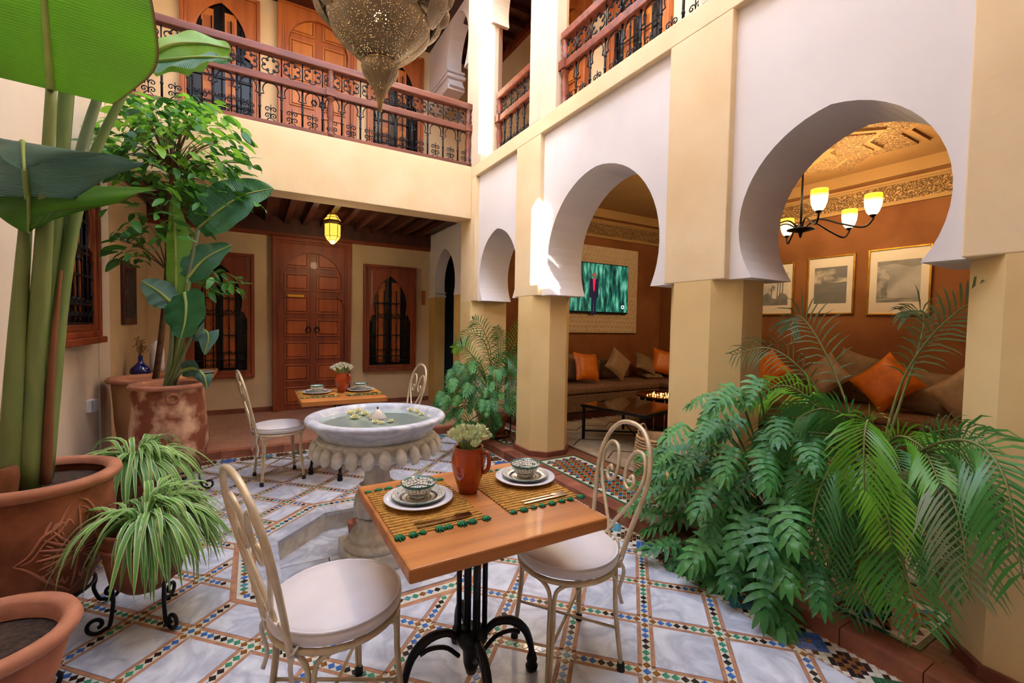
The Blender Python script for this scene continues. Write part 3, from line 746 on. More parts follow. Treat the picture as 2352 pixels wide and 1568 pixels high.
def railing(name, label, loc, rz, L, posts, mat_, P=.2):
    t = thing(name, label, 'railing', loc, rz, 'railings of the upper gallery')
    b = MB(); b.box(0, L, -.045, .045, .72, .80); b.build('top_rail', mat_, t, bev=.012)
    b = MB(); b.box(0, L, -.035, .035, .44, .515); b.build('middle_rail', mat_, t, bev=.008)
    b = MB(); b.box(0, L, -.03, .03, 0, .045); b.build('bottom_rail', mat_, t, bev=.006)
    n = max(1, round(L/P)); P = L/n
    rm, bm, pm = rosette_mesh(P), baluster_mesh(P, .395), post_mesh(.8, mat_)
    for i in range(n):
        place('iron_rosette', rm, t, ((i+.5)*P, 0, .617)); place('iron_baluster', bm, t, (i*P, 0, .045))
    for x in posts: place('newel_post', pm, t, (x, 0, 0))
    return t
railing('balcony_railing', 'long wood and iron balcony railing above the carved double door', (XL, YB+.045, ZF), 0, XA+.02-XL, (XL*-1+.74, XA-XL-.04), M['rail'])
railing('balcony_railing', 'short wood and iron railing between the two ivory upper columns', (2.63, 4.95, ZF), -pi/2, .90, (.02,), M['rail_y'], .16)
railing('balcony_railing', 'wood and iron railing over the middle horseshoe arch', (2.63, 3.62, ZF), -pi/2, 1.62, (.03,), M['rail_y'], .2)
railing('balcony_railing', 'wood and iron railing over the horseshoe arch beside the big palm', (2.63, 1.60, ZF), -pi/2, 1.0, (.03,), M['rail_y'], .2)
# ------------------------------------------------------------------ salon behind the arcade
ws = struct('wall_salon_far'); b = MB(); b.box(XB, XS+.2, YS, YS+.1, -.1, 3.45); b.build('salon_far_wall', M['ochre_wall'], ws)
wr = struct('wall_salon_right'); b = MB(); b.box(XS, XS+.2, YN, YS, -.1, 3.45); b.build('salon_right_wall', M['ochre_wall'], wr)
wn_ = struct('wall_salon_near'); b = MB(); b.box(XB, XS, -.62, -.5, -.1, 3.45); b.build('salon_near_wall', M['ochre_wall'], wn_)
cs = struct('ceiling_salon'); b = MB(); b.box(XB, XS, -.5, YS, 3.36, 3.45); b.build('salon_ceiling', M['salon_ceiling'], cs)
def frieze(a0, a1, along, fixed, sgn):
    "band of carved plaster with mouldings under the ceiling"
    def bx(z0, z1, d):
        b = MB()
        if along == 'y': b.box(fixed-d, fixed, a0, a1, z0, z1)
        else: b.box(a0, a1, fixed-d, fixed, z0, z1)
        return b
    bx(2.93, 3.13, .02).build('carved_frieze', M['plaster_relief'], cs)
    for z0, z1, d in ((2.89, 2.93, .04), (2.915, 2.935, .03), (3.13, 3.15, .03), (3.15, 3.18, .05), (3.22, 3.36, .07)): bx(z0, z1, d).build('frieze_moulding', M['salon_ceiling'], cs)
frieze(-.5, YS, 'y', XS, 1); frieze(XB, XS-.07, 'x', YS, 1)
SC_ = (5.08, 2.62)
def star_pts(R_, r_, rot=0): return [(SC_[0]+(R_ if i % 2 == 0 else r_)*cos(rot+i*pi/8), SC_[1]+(R_ if i % 2 == 0 else r_)*sin(rot+i*pi/8)) for i in range(16)]
for R_, z0, mt_, nm in ((1.12, 3.335, 'salon_ceiling', 'star_border'), (1.02, 3.315, 'plaster_relief', 'carved_star'), (.72, 3.29, 'salon_ceiling', 'star_border'), (.64, 3.275, 'plaster_relief', 'carved_star'), (.30, 3.255, 'salon_ceiling', 'star_border')):
    b = MB(); b.prism(star_pts(R_, R_*.765), z0, 3.36); b.build(nm, M[mt_], cs)

# hanging lamp with glass shades
def salon_lamp():
    c = Vector((5.08, 2.62, 0)); t = thing('pendant_lamp', 'iron pendant lamp with six glowing amber glass shades', 'lamp', c)
    b = MB(); b.tube([(0, 0, 2.50), (0, 0, 3.26)], .011, 8); b.build('stem', M['iron'], t)
    b = MB(); b.lathe([(0, 2.40), (.012, 2.42), (.02, 2.46), (.05, 2.47), (.13, 2.49), (.13, 2.50), (.03, 2.515), (.012, 2.55), (0, 2.56)], 20, sm=True); b.build('hub_dish', M['iron'], t)
    b = MB(); b.lathe([(0, 3.20), (.07, 3.22), (.08, 3.255), (0, 3.257)], 20); b.build('ceiling_rose', M['iron'], t)
    fw = Vector((c.x, c.y, 0)).normalized(); rt = Vector((fw.y, -fw.x, 0))
    M['shade'] = mat('amber_glass', '#f2b84a', rough=.35, emit='#ffb52e', es=2.2)
    sn = M['shade'].node_tree; sb = sn.nodes['Principled BSDF']; stc = sn.nodes.new('ShaderNodeTexCoord'); ssp = sn.nodes.new('ShaderNodeSeparateXYZ'); smr = sn.nodes.new('ShaderNodeValToRGB')
    sn.links.new(stc.outputs['Generated'], ssp.inputs[0]); sn.links.new(ssp.outputs[2], smr.inputs[0]); smr.color_ramp.elements[0].color = hexc('#fff0c0'); smr.color_ramp.elements[1].color = hexc('#e08a10'); smr.color_ramp.elements[0].position = .25; smr.color_ramp.elements[1].position = .8; sn.links.new(smr.outputs[0], sb.inputs['Emission Color'])
    am = MB(); am.tube(spline([(.02, 0, 2.50), (.16, 0, 2.58), (.36, 0, 2.50), (.54, 0, 2.44), (.61, 0, 2.50), (.61, 0, 2.53)], 24), .009, 6); am_me = am.mesh('lamp_arm', M['iron'])
    sh = MB(); sh.lathe([(.028, 0), (.05, .03), (.066, .08), (.072, .14), (.070, .20), (.064, .20), (.066, .14), (.06, .08), (.044, .033), (.02, .006)], 20, cap=False); sh_me = sh.mesh('glass_shade', M['shade'])
    cp = MB(); cp.lathe([(0, -.02), (.015, -.02), (.03, 0), (.03, .012), (0, .012)], 12); cp_me = cp.mesh('shade_cup', M['iron'])
    for k in range(6):
        a = radians(-13+60*k); d = fw*cos(a)+rt*sin(a); ang = atan2(d.y, d.x)
        place('lamp_arm', am_me, t, (0, 0, 0), ang)
        s = place('glass_shade', sh_me, t, (d.x*.61, d.y*.61, 2.545)); place('shade_cup', cp_me, s)
        l = bpy.data.lights.new('shade_bulb', 'POINT'); l.energy = 5.5; l.color = (1, .74, .40); l.shadow_soft_size = .05
        lo_ = bpy.data.objects.new('shade_bulb', l); COL.objects.link(lo_); lo_.location = (c.x+d.x*.61, c.y+d.y*.61, 2.83)
salon_lamp()

# wall seats along two sides of the salon
M['sofa'] = mat('brown_weave', '#80644c', '#6d523c', 30, .85, .3, 220)
M['sofa2'] = mat('seat_weave', '#8a6a54', '#745440', 30, .85, .3, 220)
def soft_box(b, x0, x1, y0, y1, z0, z1, r=.03): b.box(x0, x1, y0, y1, z0, z1)
t = thing('bench_sofa', 'long brown upholstered bench sofa under the television', 'sofa', (0, 0, ZG))
b = MB(); b.box(3.0, 5.6, 4.95, YS-.02, 0, .12); b.build('wood_base', M['wood_dark'], t, bev=.01)
b = MB(); b.box(3.0, 5.6, 4.92, YS-.02, .12, .37); b.build('seat_base', M['sofa'], t, bev=.02)
b = MB(); b.box(3.0, 5.6, 4.90, YS-.02, .375, .475); b.build('seat_cushion', M['sofa2'], t, bev=.03)
for i in range(4):
    b = MB(); b.box(3.02+i*.645, 3.65+i*.645, YS-.20, YS-.03, .478, .80); b.build('back_cushion', M['sofa'], t, bev=.05)
t = thing('bench_sofa', 'long brown upholstered bench sofa under the framed pictures', 'sofa', (0, 0, ZG))
b = MB(); b.box(5.66, XS-.02, -.3, YS-.03, 0, .12); b.build('wood_base', M['wood_dark'], t, bev=.01)
b = MB(); b.box(5.63, XS-.02, -.3, YS-.03, .12, .37); b.build('seat_base', M['sofa'], t, bev=.02)
b = MB(); b.box(5.61, XS-.02, -.3, YS-.03, .375, .475); b.build('seat_cushion', M['sofa2'], t, bev=.03)
for i in range(7):
    b = MB(); b.box(XS-.20, XS-.03, -.25+i*.84, .57+i*.84, .478, .80); b.build('back_cushion', M['sofa'], t, bev=.05)
def cushion_mesh(mt, s=.44, th=.15, n=12):
    b = MB(); vv = []; ff = []
    for side in (1, -1):
        base = len(vv)
        for i in range(n+1):
            for j in range(n+1):
                u, v = -1+2*i/n, -1+2*j/n
                pin = 1-.10*(1-abs(u)**2*abs(v)**2)*0
                k = (1-u**4)*(1-v**4); x = u*s/2*(1-.10*(1-v*v)*abs(u)**3); z = v*s/2*(1-.10*(1-u*u)*abs(v)**3)
                vv.append((x, side*th/2*k**.55, z))
        for i in range(n):
            for j in range(n):
                a = base+i*(n+1)+j; q = (a, a+n+1, a+n+2, a+1); ff.append(q if side < 0 else q[::-1])
    b.add(vv, ff, 0, True); return b.mesh('cushion', mt)
M['orange'] = mat('orange_silk', '#d9780f', '#c4640a', 14, .38, .12, 60); M['taupe'] = mat('taupe_satin', '#a58a6c', '#8f7458', 14, .45, .1, 60); M['beige'] = mat('beige_weave', '#8d7458', '#7c644a', 14, .7, .2, 120)
CU = {k: cushion_mesh(M[k]) for k in ('orange', 'taupe', 'beige')}
def cushion(kind, p, yaw, lean, spin, label, sc=1.0):
    o = bpy.data.objects.new('throw_cushion', CU[kind]); COL.objects.link(o); o.location = p
    p = Vector(p); p.z = max(p.z, ZG+.475+.212*sc*(abs(cos(spin))+abs(sin(spin)))*cos(lean)*.97 if lean < 1.2 else ZG+.475+.05); o.location = p
    o.rotation_mode = 'QUATERNION'
    o.rotation_quaternion = (Matrix.Rotation(yaw, 4, 'Z') @ Matrix.Rotation(-lean, 4, 'X') @ Matrix.Rotation(spin, 4, 'Y')).to_quaternion(); o.scale = (sc,)*3
    tag(o, label, 'cushion', 'cushions on the salon benches')
ZS_ = ZG+.475
cushion('orange', PY(1347, 842, 5.22), 0, .35, .10, 'orange silk cushion leaning upright on the bench under the television', 1.0)
cushion('taupe', PY(1420, 836, 5.28), 0, .30, .72, 'taupe satin cushion standing on one corner beside the upright orange cushion', .95)
cushion('beige', PY(1482, 834, 5.36), 0, .75, .55, 'beige cushion tilted on top of a flat one in the bench corner', .85)
cushion('beige', PY(1492, 862, 5.36), 0, 1.45, .2, 'beige cushion lying flat in the bench corner', .8)
cushion('orange', PY(1526, 832, 5.20), -.5, .35, .25, 'orange silk cushion tipped against the corner of the two benches', 1.0)
cushion('beige', PY(1303, 842, 5.45), 0, .25, .05, 'beige cushion half hidden behind the cream pillar', 1.0)
cushion('orange', PX(1765, 852, 6.0), -pi/2, .35, .70, 'orange cushion on its corner below the palm tree picture', 1.05)
cushion('taupe', PX(1895, 862, 5.95), -pi/2, .4, .78, 'taupe cushion on its corner below the dark landscape picture', 1.0)
cushion('orange', PX(2033, 888, 5.9), -pi/2, .3, .76, 'large orange cushion on its corner below the largest picture', 1.12)
cushion('beige', PX(2125, 900, 6.14), -pi/2, .35, .1, 'beige cushion right beside the large orange cushion', 1.1)
cushion('taupe', PX(2215, 905, 5.9), -pi/2, .3, .78, 'taupe cushion on its corner next to the end pillar', 1.0)
cushion('beige', PX(1960, 850, 6.15), -pi/2, .25, .3, 'beige cushion behind the taupe and large orange cushions', 1.0)

# television on its quilted panel
t = thing('wall_panel', 'cream quilted panel on the ochre wall behind the television', 'wall panel', (0, 0, 0))
pr_ = PY(1459, 672, YS); x1 = pr_.x; zt = PY(1461, 578, YS).z; zb = PY(1456, 765, YS).z
M['quilt'] = mat('cream_quilt', '#d8c3a4', '#c8b08e', 8, .6)
b = MB(); b.box(3.72, x1, YS-.05, YS-.004, zb, zt); b.build('panel_board', M['quilt'], t, bev=.01)
q = MB(); q.lathe([(0, .014), (.024, .010), (.040, 0)], 4, sm=True, cap=False, M=Matrix.Rotation(pi/2, 4, 'X')); qm = q.mesh('quilt_stud', M['quilt'])
stud = MB(); nn = 0
for i in range(25):
    for j in range(18):
        x = 3.77+i*.0815+(.04 if j % 2 else 0); z = zb+.045+j*.078
        if x < x1-.03 and z < zt-.03:
            if z < PY(1435, 722, YS).z+.05 or z > PY(1440, 614, YS).z-.05 or x > PY(1440, 614, YS).x-.03:
                nn += 1
                if nn <= 290: place('quilt_stud', qm, t, (x, YS-.05, z))
t = thing('television', 'flat television showing a suited man in a green forest', 'television', (0, 0, 0))
tx1, tz1, tz0 = PY(1440, 614, 5.68).x, PY(1440, 612, 5.68).z, PY(1435, 722, 5.68).z; tx0 = tx1-(tz1-tz0)*1.77
b = MB(); b.box(tx0, tx1, 5.64, YS-.05, tz0, tz1); b.build('casing', M['iron'], t, bev=.006)
def screenmat():
    mt, nt, bs = _base('screen_forest'); N = nt.nodes; L = nt.links
    tc = N.new('ShaderNodeTexCoord'); mp = N.new('ShaderNodeMapping'); mp.inputs['Scale'].default_value = (5, 1, 1.2); L.new(tc.outputs['Object'], mp.inputs[0])
    nz = N.new('ShaderNodeTexNoise'); nz.inputs['Scale'].default_value = 3; nz.inputs['Detail'].default_value = 8; L.new(mp.outputs[0], nz.inputs['Vector'])
    cr = N.new('ShaderNodeValToRGB'); e = cr.color_ramp.elements; e[0].position = .36; e[0].color = hexc('#0d1f1e'); e[1].position = .72; e[1].color = hexc('#6fc8ac'); x = e.new(.52); x.color = hexc('#186054')
    L.new(nz.outputs['Fac'], cr.inputs[0]); L.new(cr.outputs[0], bs.inputs['Base Color']); L.new(cr.outputs[0], bs.inputs['Emission Color']); bs.inputs['Emission Strength'].default_value = .4; bs.inputs['Roughness'].default_value = .2
    return mt
b = MB(); b.box(tx0+.015, tx1-.015, 5.636, 5.64, tz0+.03, tz1-.015); scr = b.build('screen', screenmat(), t)
cx, cz = PY(1364, 672, 5.635).x, PY(1364, 640, 5.635).z
dk = mat('screen_suit', '#10142a', rough=.3, emit='#10142a', es=.5); rd = mat('screen_tie', '#b01838', rough=.3, emit='#b01838', es=.7); sk = mat('screen_face', '#6b4a3c', rough=.3, emit='#6b4a3c', es=.5)
b = MB(); b.prism([(cx-.085, cz), (cx+.085, cz), (cx+.10, cz-.30), (cx+.05, cz-.31), (cx+.055, cz-.58), (cx+.01, cz-.58), (cx, cz-.33), (cx-.01, cz-.58), (cx-.055, cz-.58), (cx-.05, cz-.31), (cx-.10, cz-.30)], 5.634, 5.636, 'y'); b.build('screen_figure', dk, scr)
b = MB(); b.lathe([(.045, 0), (.045, .001)], 16, M=Matrix.Translation((cx, 5.636, cz+.06)) @ Matrix.Rotation(pi/2, 4, 'X')); b.build('screen_face', sk, scr)
b = MB(); b.prism([(cx-.03, cz), (cx+.03, cz), (cx+.012, cz-.2), (cx-.012, cz-.2)], 5.6325, 5.634, 'y'); b.build('screen_tie', rd, scr)
wm = mat('screen_mark', '#e8f0f0', emit='#e8f0f0', es=.8)
b = MB(); ring_torus(b, (tx1-.12, 5.635, tz0+.12), .026, .006); b.build('screen_mark', wm, scr)

# framed pictures
def picmat(name, seed, c_dark='#1d1b1a', c_light='#cfc8be', sc=7, stretch=(1,1,1), lo_=.38, hi=.62):
    mt = mat(name, c_dark, c_light, sc, .5, stretch=stretch, detail=9, ramp=(lo_, hi)); return mt
M['gold'] = mat('gilt_frame', '#c8963c', '#a8762a', 10, .3, metal=.8); M['matboard'] = mat('picture_mount', '#e2d6c4', rough=.6)
M['picglass'] = mat('picture_glass', '#ffffff', rough=.02, alpha=.10, spec=1.0)
def picture(y0, y1, z0, z1, label, kind):
    "hangs on the right wall of the salon: y0 > y1, front towards -x"
    t = thing('framed_picture', label, 'picture', (XS, (y0+y1)/2, (z0+z1)/2), 0, 'pictures on the ochre wall'); w, h = (y0-y1)/2, (z1-z0)/2; f = .022
    for (a0, a1, c0, c1) in ((-w, -w+f, -h, h), (w-f, w, -h, h), (-w+f, w-f, -h, -h+f), (-w+f, w-f, h-f, h)):
        b = MB(); b.box(-.03, -.002, a0, a1, c0, c1); b.build('gilt_bar', M['gold'], t, bev=.004)
    b = MB(); b.box(-.014, -.006, -w+f, w-f, -h+f, h-f); b.build('mount', M['matboard'], t)
    iw, ih = w*.68, h*.62
    def flat(name, polys, m_, d):
        b = MB()
        for p in polys: b.prism([(max(-iw, min(iw, x*iw)), max(-ih, min(ih, z*ih))) for x, z in p], -.0145-d, -.0140-d+.0004, 'x')
        b.build(name, m_, t)
    sky_ = [[(-1,-1),(1,-1),(1,1),(-1,1)]]
    if kind == 'palms':     # left to right in the picture is +y to -y
        flat('print_sky', sky_, picmat('print_pale', 1, '#a8a29a', '#d8d2c6', 3), 0)
        tr = []; cr_ = []
        for x, z1_, w_ in ((-.15, .55, .05), (-.35, .75, .05), (-.55, .6, .06), (.35, .1, .06)):
            tr.append([(x-w_, -.6), (x+w_, -.6), (x+w_*.6-.05, z1_), (x-w_*.6-.05, z1_)])
            for k in range(7):
                a = k*2*pi/7; cr_.append([(x-.05, z1_), (x-.05+.26*cos(a-.2), z1_+.2*sin(a-.2)), (x-.05+.30*cos(a+.2), z1_+.16*sin(a+.2)-.05)])
        flat('print_trunks', tr, picmat('print_dark', 2, '#141210', '#2c2926', 9), .0006); flat('print_crowns', cr_, picmat('print_black', 2, '#121110', '#2c2a28', 9), .0010)
        flat('print_bank', [[(-1,-1),(1,-1),(1,-.35),(.6,-.2),(.2,-.55),(-.1,-.6),(-.4,-.25),(-.8,-.3),(-1,-.5)]], picmat('print_bank', 3, '#151412', '#5a5650', 12), .0008)
    elif kind == 'tower':
        flat('print_sky', sky_, picmat('print_clouds', 4, '#241f1c', '#c9bba4', 3.2, (1, 1.0, 1.8), .44, .56), 0)
        flat('print_plain', [[(-1,-1),(1,-1),(1,.12),(.2,.10),(-1,.16)]], picmat('print_plain', 5, '#171411', '#3c352e', 6, (1, 1, 4)), .0006)
        flat('print_tower', [[(.42,.12),(.52,.12),(.50,.42),(.47,.5),(.44,.42)]], picmat('print_tower_dark', 6, '#181614', '#302c28', 9), .0008)
    else:
        flat('print_sky', sky_, picmat('print_mist', 7, '#5c5652', '#b0aaa6', 2.5), 0)
        flat('print_trees', [[(1,-1),(.45,-1),(.5,-.3),(.4,.2),(.6,.7),(1,.8)]], picmat('print_foliage', 8, '#26231f', '#a39b92', 11), .0006)
        flat('print_water', [[(-1,-1),(1,-1),(1,-.72),(-1,-.85)]], picmat('print_water', 9, '#2a2724', '#8f8880', 5, (1, 1, 6)), .0008)
        flat('print_branch', [[(-1,.98),(1,.98),(1,.75),(.2,.85),(-.6,.62),(-1,.7)]], picmat('print_branch_dark', 10, '#3b342c', '#6a6058', 9), .0009)
    b = MB(); b.box(-.0185, -.0175, -w+f, w-f, -h+f, h-f); b.build('picture_glass', M['picglass'], t)
zc_ = (2.385, 1.62)
picture(3.221, 2.668, 1.625, 2.385, 'framed tower landscape between the other two pictures', 'tower')
picture(3.90, 3.387, 1.625, 2.36, 'framed black and white print of palm trees', 'palms')
picture(2.539, 1.94, 1.612, 2.40, 'framed misty riverside print, largest of the three pictures', 'mist')

# rug, coffee table, lantern tray
M['rug'] = mat('wool_rug', '#a8987f', '#8c7c66', 5, .95, .5, 90)
t = thing('wool_rug', 'shaggy cream wool rug with dark lines on the salon floor', 'rug', (0, 0, ZG))
b = MB(); b.box(3.02, 5.5, .9, 4.84, 0, .02); b.build('pile', M['rug'], t, bev=.008)
for i in range(7):
    b = MB(); y = 1.2+i*.55; b.tube([(3.05+k*.24, y+.09*(1 if k % 2 else -1), .0205) for k in range(11)], .007, 5); b.build('woven_line', M['wood_dark'], t)
fr_ = MB()
fm = MB(); fm.prism([(-.008, 0), (.008, 0), (.004, .09), (-.004, .09)], 0, .006); fme = fm.mesh('fringe_tassel', M['rug'])
for i in range(60): place('fringe_tassel', fme, t, (3.05+i*.041, 4.838, .008+.004*(i % 3)), rnd.uniform(-.3, .3))
t = thing('coffee_table', 'low square iron coffee table with dark glass top on the rug', 'table', (3.80, 3.72, ZG+.02), .2)
b = MB(); b.box(-.42, .42, -.42, .42, .40, .415); b.build('tabletop', mat('smoked_glass', '#241d17', rough=.06, coat=.6), t, bev=.004)
fr2 = MB()
for x0, x1, y0, y1 in ((-.43, .43, -.43, -.41), (-.43, .43, .41, .43), (-.43, -.41, -.41, .41), (.41, .43, -.41, .41)): fr2.box(x0, x1, y0, y1, .38, .40)
fr2.build('top_frame', M['iron'], t)
for sx in (-1, 1):
    for sy in (-1, 1): b = MB(); b.box(sx*.40-.013, sx*.40+.013, sy*.40-.013, sy*.40+.013, 0, .38); b.build('leg', M['iron'], t)
b = MB(); b.tube([(-.40, -.40, .10), (.40, .40, .10)], .01, 6); b.build('stretcher', M['iron'], t); b = MB(); b.tube([(-.40, .40, .10), (.40, -.40, .10)], .01, 6); b.build('stretcher', M['iron'], t)
def round_table():
    p = PZ(1522, 940, ZG+.45); p = Vector((4.72, p.y*4.72/p.x, 0)); t = thing('drum_table', 'round copper drum table with slim iron bars and glinting tray', 'table', (p.x, p.y, ZG+.02))
    b = MB(); b.lathe([(0, .40), (.34, .40), (.36, .43), (.355, .43), (.335, .41), (0, .41)], 32); b.build('tray_top', mat('copper_tray', '#8a4a22', '#5e2f16', 8, .25, metal=.8), t)
    for k in range(16): a = k*pi/8; b = MB(); b.tube([(.33*cos(a), .33*sin(a), 0), (.33*cos(a), .33*sin(a), .40)], .007, 5); b.build('bar', M['pale_metal'], t)
    b = MB(); b.lathe([(.30, .05), (.31, .2), (.30, .36)], 24, cap=False); b.build('drum', mat('red_lacquer', '#4a1712', rough=.3), t)
    b = MB(); b.tube([(.33*cos(2*pi*i/24), .33*sin(2*pi*i/24), .006) for i in range(24)], .008, 6, True); b.build('base_ring', M['iron'], t)
    w = thing('string_of_lights', 'coil of tiny warm fairy lights on the copper drum table', 'lights', (p.x, p.y, ZG+.43))
    wire = MB(); pts = []
    for i in range(70): a = i*.61; pts.append(((.06+.0022*i)*cos(a), (.06+.0022*i)*sin(a), .008+.006*sin(i*1.7)))
    wire.tube(pts, .0015, 4); wire.build('wire', M['gold'], w)
    bl = MB(); bl.sphere((0, 0, 0), .006, 6, 4); blm = bl.mesh('bulb', mat('fairy_bulb', '#ffc070', emit='#ffb050', es=9))
    for q in pts[::2]: place('bulb', blm, w, (q[0], q[1], q[2]+.004))
round_table()
M['wicker'] = mat('wicker', '#c2a074', '#9a7750', 60, .75, .6, 130, stretch=(1, 1, 2.5))
def basket(p, R_, H, label):
    t = thing('wicker_basket', label, 'basket', p, 0, 'woven baskets beside the pillar')
    prof = [(R_*.85, 0), (R_, H*.3), (R_*.98, H*.7), (R_*.9, H), (R_*.86, H), (R_*.93, H*.7), (R_*.95, H*.3), (R_*.8, .01), (0, .01)]
    b = MB(); b.lathe(prof, 32); b.build('basket_body', M['wicker'], t)
    n = int(H/.024)
    for k in range(n):
        z = (k+.5)*H/n; f = z/H; r = R_*(.85+.15*min(1, f/.3)) if f < .3 else R_*(1-.1*max(0, (f-.5)/.5))
        b = MB(); b.tube([((r+.004)*cos(2*pi*i/28), (r+.004)*sin(2*pi*i/28), z) for i in range(28)], .0085, 5, True); b.build('woven_coil', M['wicker'], t)
    for s in (-1, 1):
        b = MB(); b.tube([(R_*.9*cos(a_)*.3+0, s*R_*.92, H-.02+.09*sin(a_)) for a_ in [pi*i/10 for i in range(11)]], .010, 6); b.build('handle', M['wicker'], t)
basket((3.02, 2.66, ZG), .19, .40, 'tall coiled wicker basket with loop handles behind the pillar'); basket((2.80, 2.38, ZG), .15, .28, 'smaller coiled wicker basket in front of the tall one')
# ------------------------------------------------------------------ fountain
def fountain():
    c = (.695, 2.93); t = thing('fountain', 'carved white marble fountain with a round bowl in a sunken octagonal basin', 'fountain', (c[0], c[1], -.13))
    Z = .13
    b = MB(); b.box(-.21, .21, -.21, .21, 0, .10); b.build('plinth', M['marble_old'], t, bev=.012)
    b = MB(); b.lathe([(.0, .10), (.20, .10), (.205, .125), (.19, .145), (.165, .15), (.17, .175), (.16, .20), (.125, .21), (.115, .25), (.13, .265), (.13, .28), (.10, .29), (0, .29)], 36); b.build('base_moulding', M['marble_old'], t)
    def flute(a, z): return 1+.035*cos(16*a)
    b = MB(); b.lathe([(.10, .29), (.135, .31), (.145, .36), (.135, .42), (.115, .465), (.09, .475)], 96, wob=flute); b.build('fluted_baluster', M['marble_old'], t)
    b = MB(); b.lathe([(.085, .475), (.115, .48), (.115, .50), (.09, .505), (.085, .52), (.075, .60), (.068, .70), (.10, .705)], 8, sm=False); b.build('shaft', M['marble_old'], t, rz=pi/8)
    R0 = .40
    b = MB(); b.lathe([(.06, .685), (.20, .695), (.31, .71), (.352, .735), (.362, .79), (.372, .81), (.36, .825), (0, .825)], 48); b.build('lower_bowl', M['marble_old'], t)
    g = MB(); g.sphere((0, 0, 0), (.030, .037, .056), 12, 8); gm = g.mesh('gadroon', M['marble_old'])
    for k in range(26):
        a = 2*pi*k/26; o = place('gadroon', gm, t, (.382*cos(a), .382*sin(a), .757), a); o.rotation_euler = (0, -.28, a)
    prof = [(.33, .815), (.345, .84), (.372, .875), (.40, .905), (.43, .918), (.438, .935), (.43, .95), (.405, .956), (.375, .95), (.362, .93), (.345, .90), (.30, .875), (0, .865)]
    b = MB(); b.lathe(prof, 64); b.build('bowl', M['marble'], t)
    wm = mat('water', '#9fb2ac', '#8ba09a', 6, .04, .06, 14, coat=.5, spec=.8)
    b = MB(); b.lathe([(0, .918), (.3595, .918)], 48, cap=False, sm=False); b.build('water', wm, t)
    b = MB(); b.lathe([(.0, .91), (.055, .918), (.05, .935), (.028, .965), (.012, .985), (0, .985)], 18, wob=lambda a, z: 1+.1*cos(6*a)); b.build('spout', M['marble_old'], t)
    b = MB(); b.tube([(0, 0, .98), (0, 0, 1.0)], .005, 6); b.build('nozzle', M['iron'], t)
    # white blooms afloat
    M['petal'] = mat('white_petal', '#f2edc8', '#e0dca8', 30, .5, spec=.3)
    r = random.Random(5)
    def bloom(p, s, n=9):
        b = MB()
        for ring, (k, el, ln) in enumerate(((7, .25, 1.0), (6, .75, .85), (4, 1.2, .6))):
            for i in range(k):
                a = 2*pi*i/k+ring*.5+r.uniform(-.2, .2); e = el+r.uniform(-.15, .15)
                M_ = Matrix.Rotation(a, 4, 'Z') @ Matrix.Rotation(-e, 4, 'Y')
                vv = [(0, 0, 0), (ln*s*.5, -s*.3, .03*s), (ln*s, 0, .12*s), (ln*s*.5, s*.3, .03*s), (ln*s*.55, 0, -.08*s)]
                b.add(vv, [(0, 1, 4), (1, 2, 4), (2, 3, 4), (3, 0, 4)], 0, True, M_)
        return b.build('floating_flower', M['petal'], None, p)
    zw = -.13+.921
    for i, (px, py, s) in enumerate(((805, 948, .045), (822, 944, .05), (838, 950, .045), (815, 958, .045), (848, 955, .03), (862, 968, .036), (876, 970, .03), (898, 966, .03), (945, 940, .035), (958, 944, .036), (968, 950, .03))):
        p = PZ(px, py, zw+.008); d = Vector((p.x-c[0], p.y-c[1])); 
        if d.length > .325: d = d.normalized()*.325; p.x, p.y = c[0]+d.x, c[1]+d.y
        tag(bloom((p.x, p.y, zw), s), 'full white flower head in the floating clump beside the marble spout' if i < 5 else 'small white flower head drifting in front of the marble spout' if i < 8 else 'white flower head floating against the bowl rim', 'flower', 'flowers in the fountain')
    b = MB(); b.lathe([(0, 0), (.05, 0), (.062, .075), (.066, .085), (.058, .085), (.05, .02), (0, .02)], 20)
    p = PZ(818, 1222, -.13); tag(b.build('clay_pot', M['brick'], None, (p.x-.0, p.y, -.13)), 'small empty clay pot on the basin floor beside the fountain foot', 'pot')
fountain()

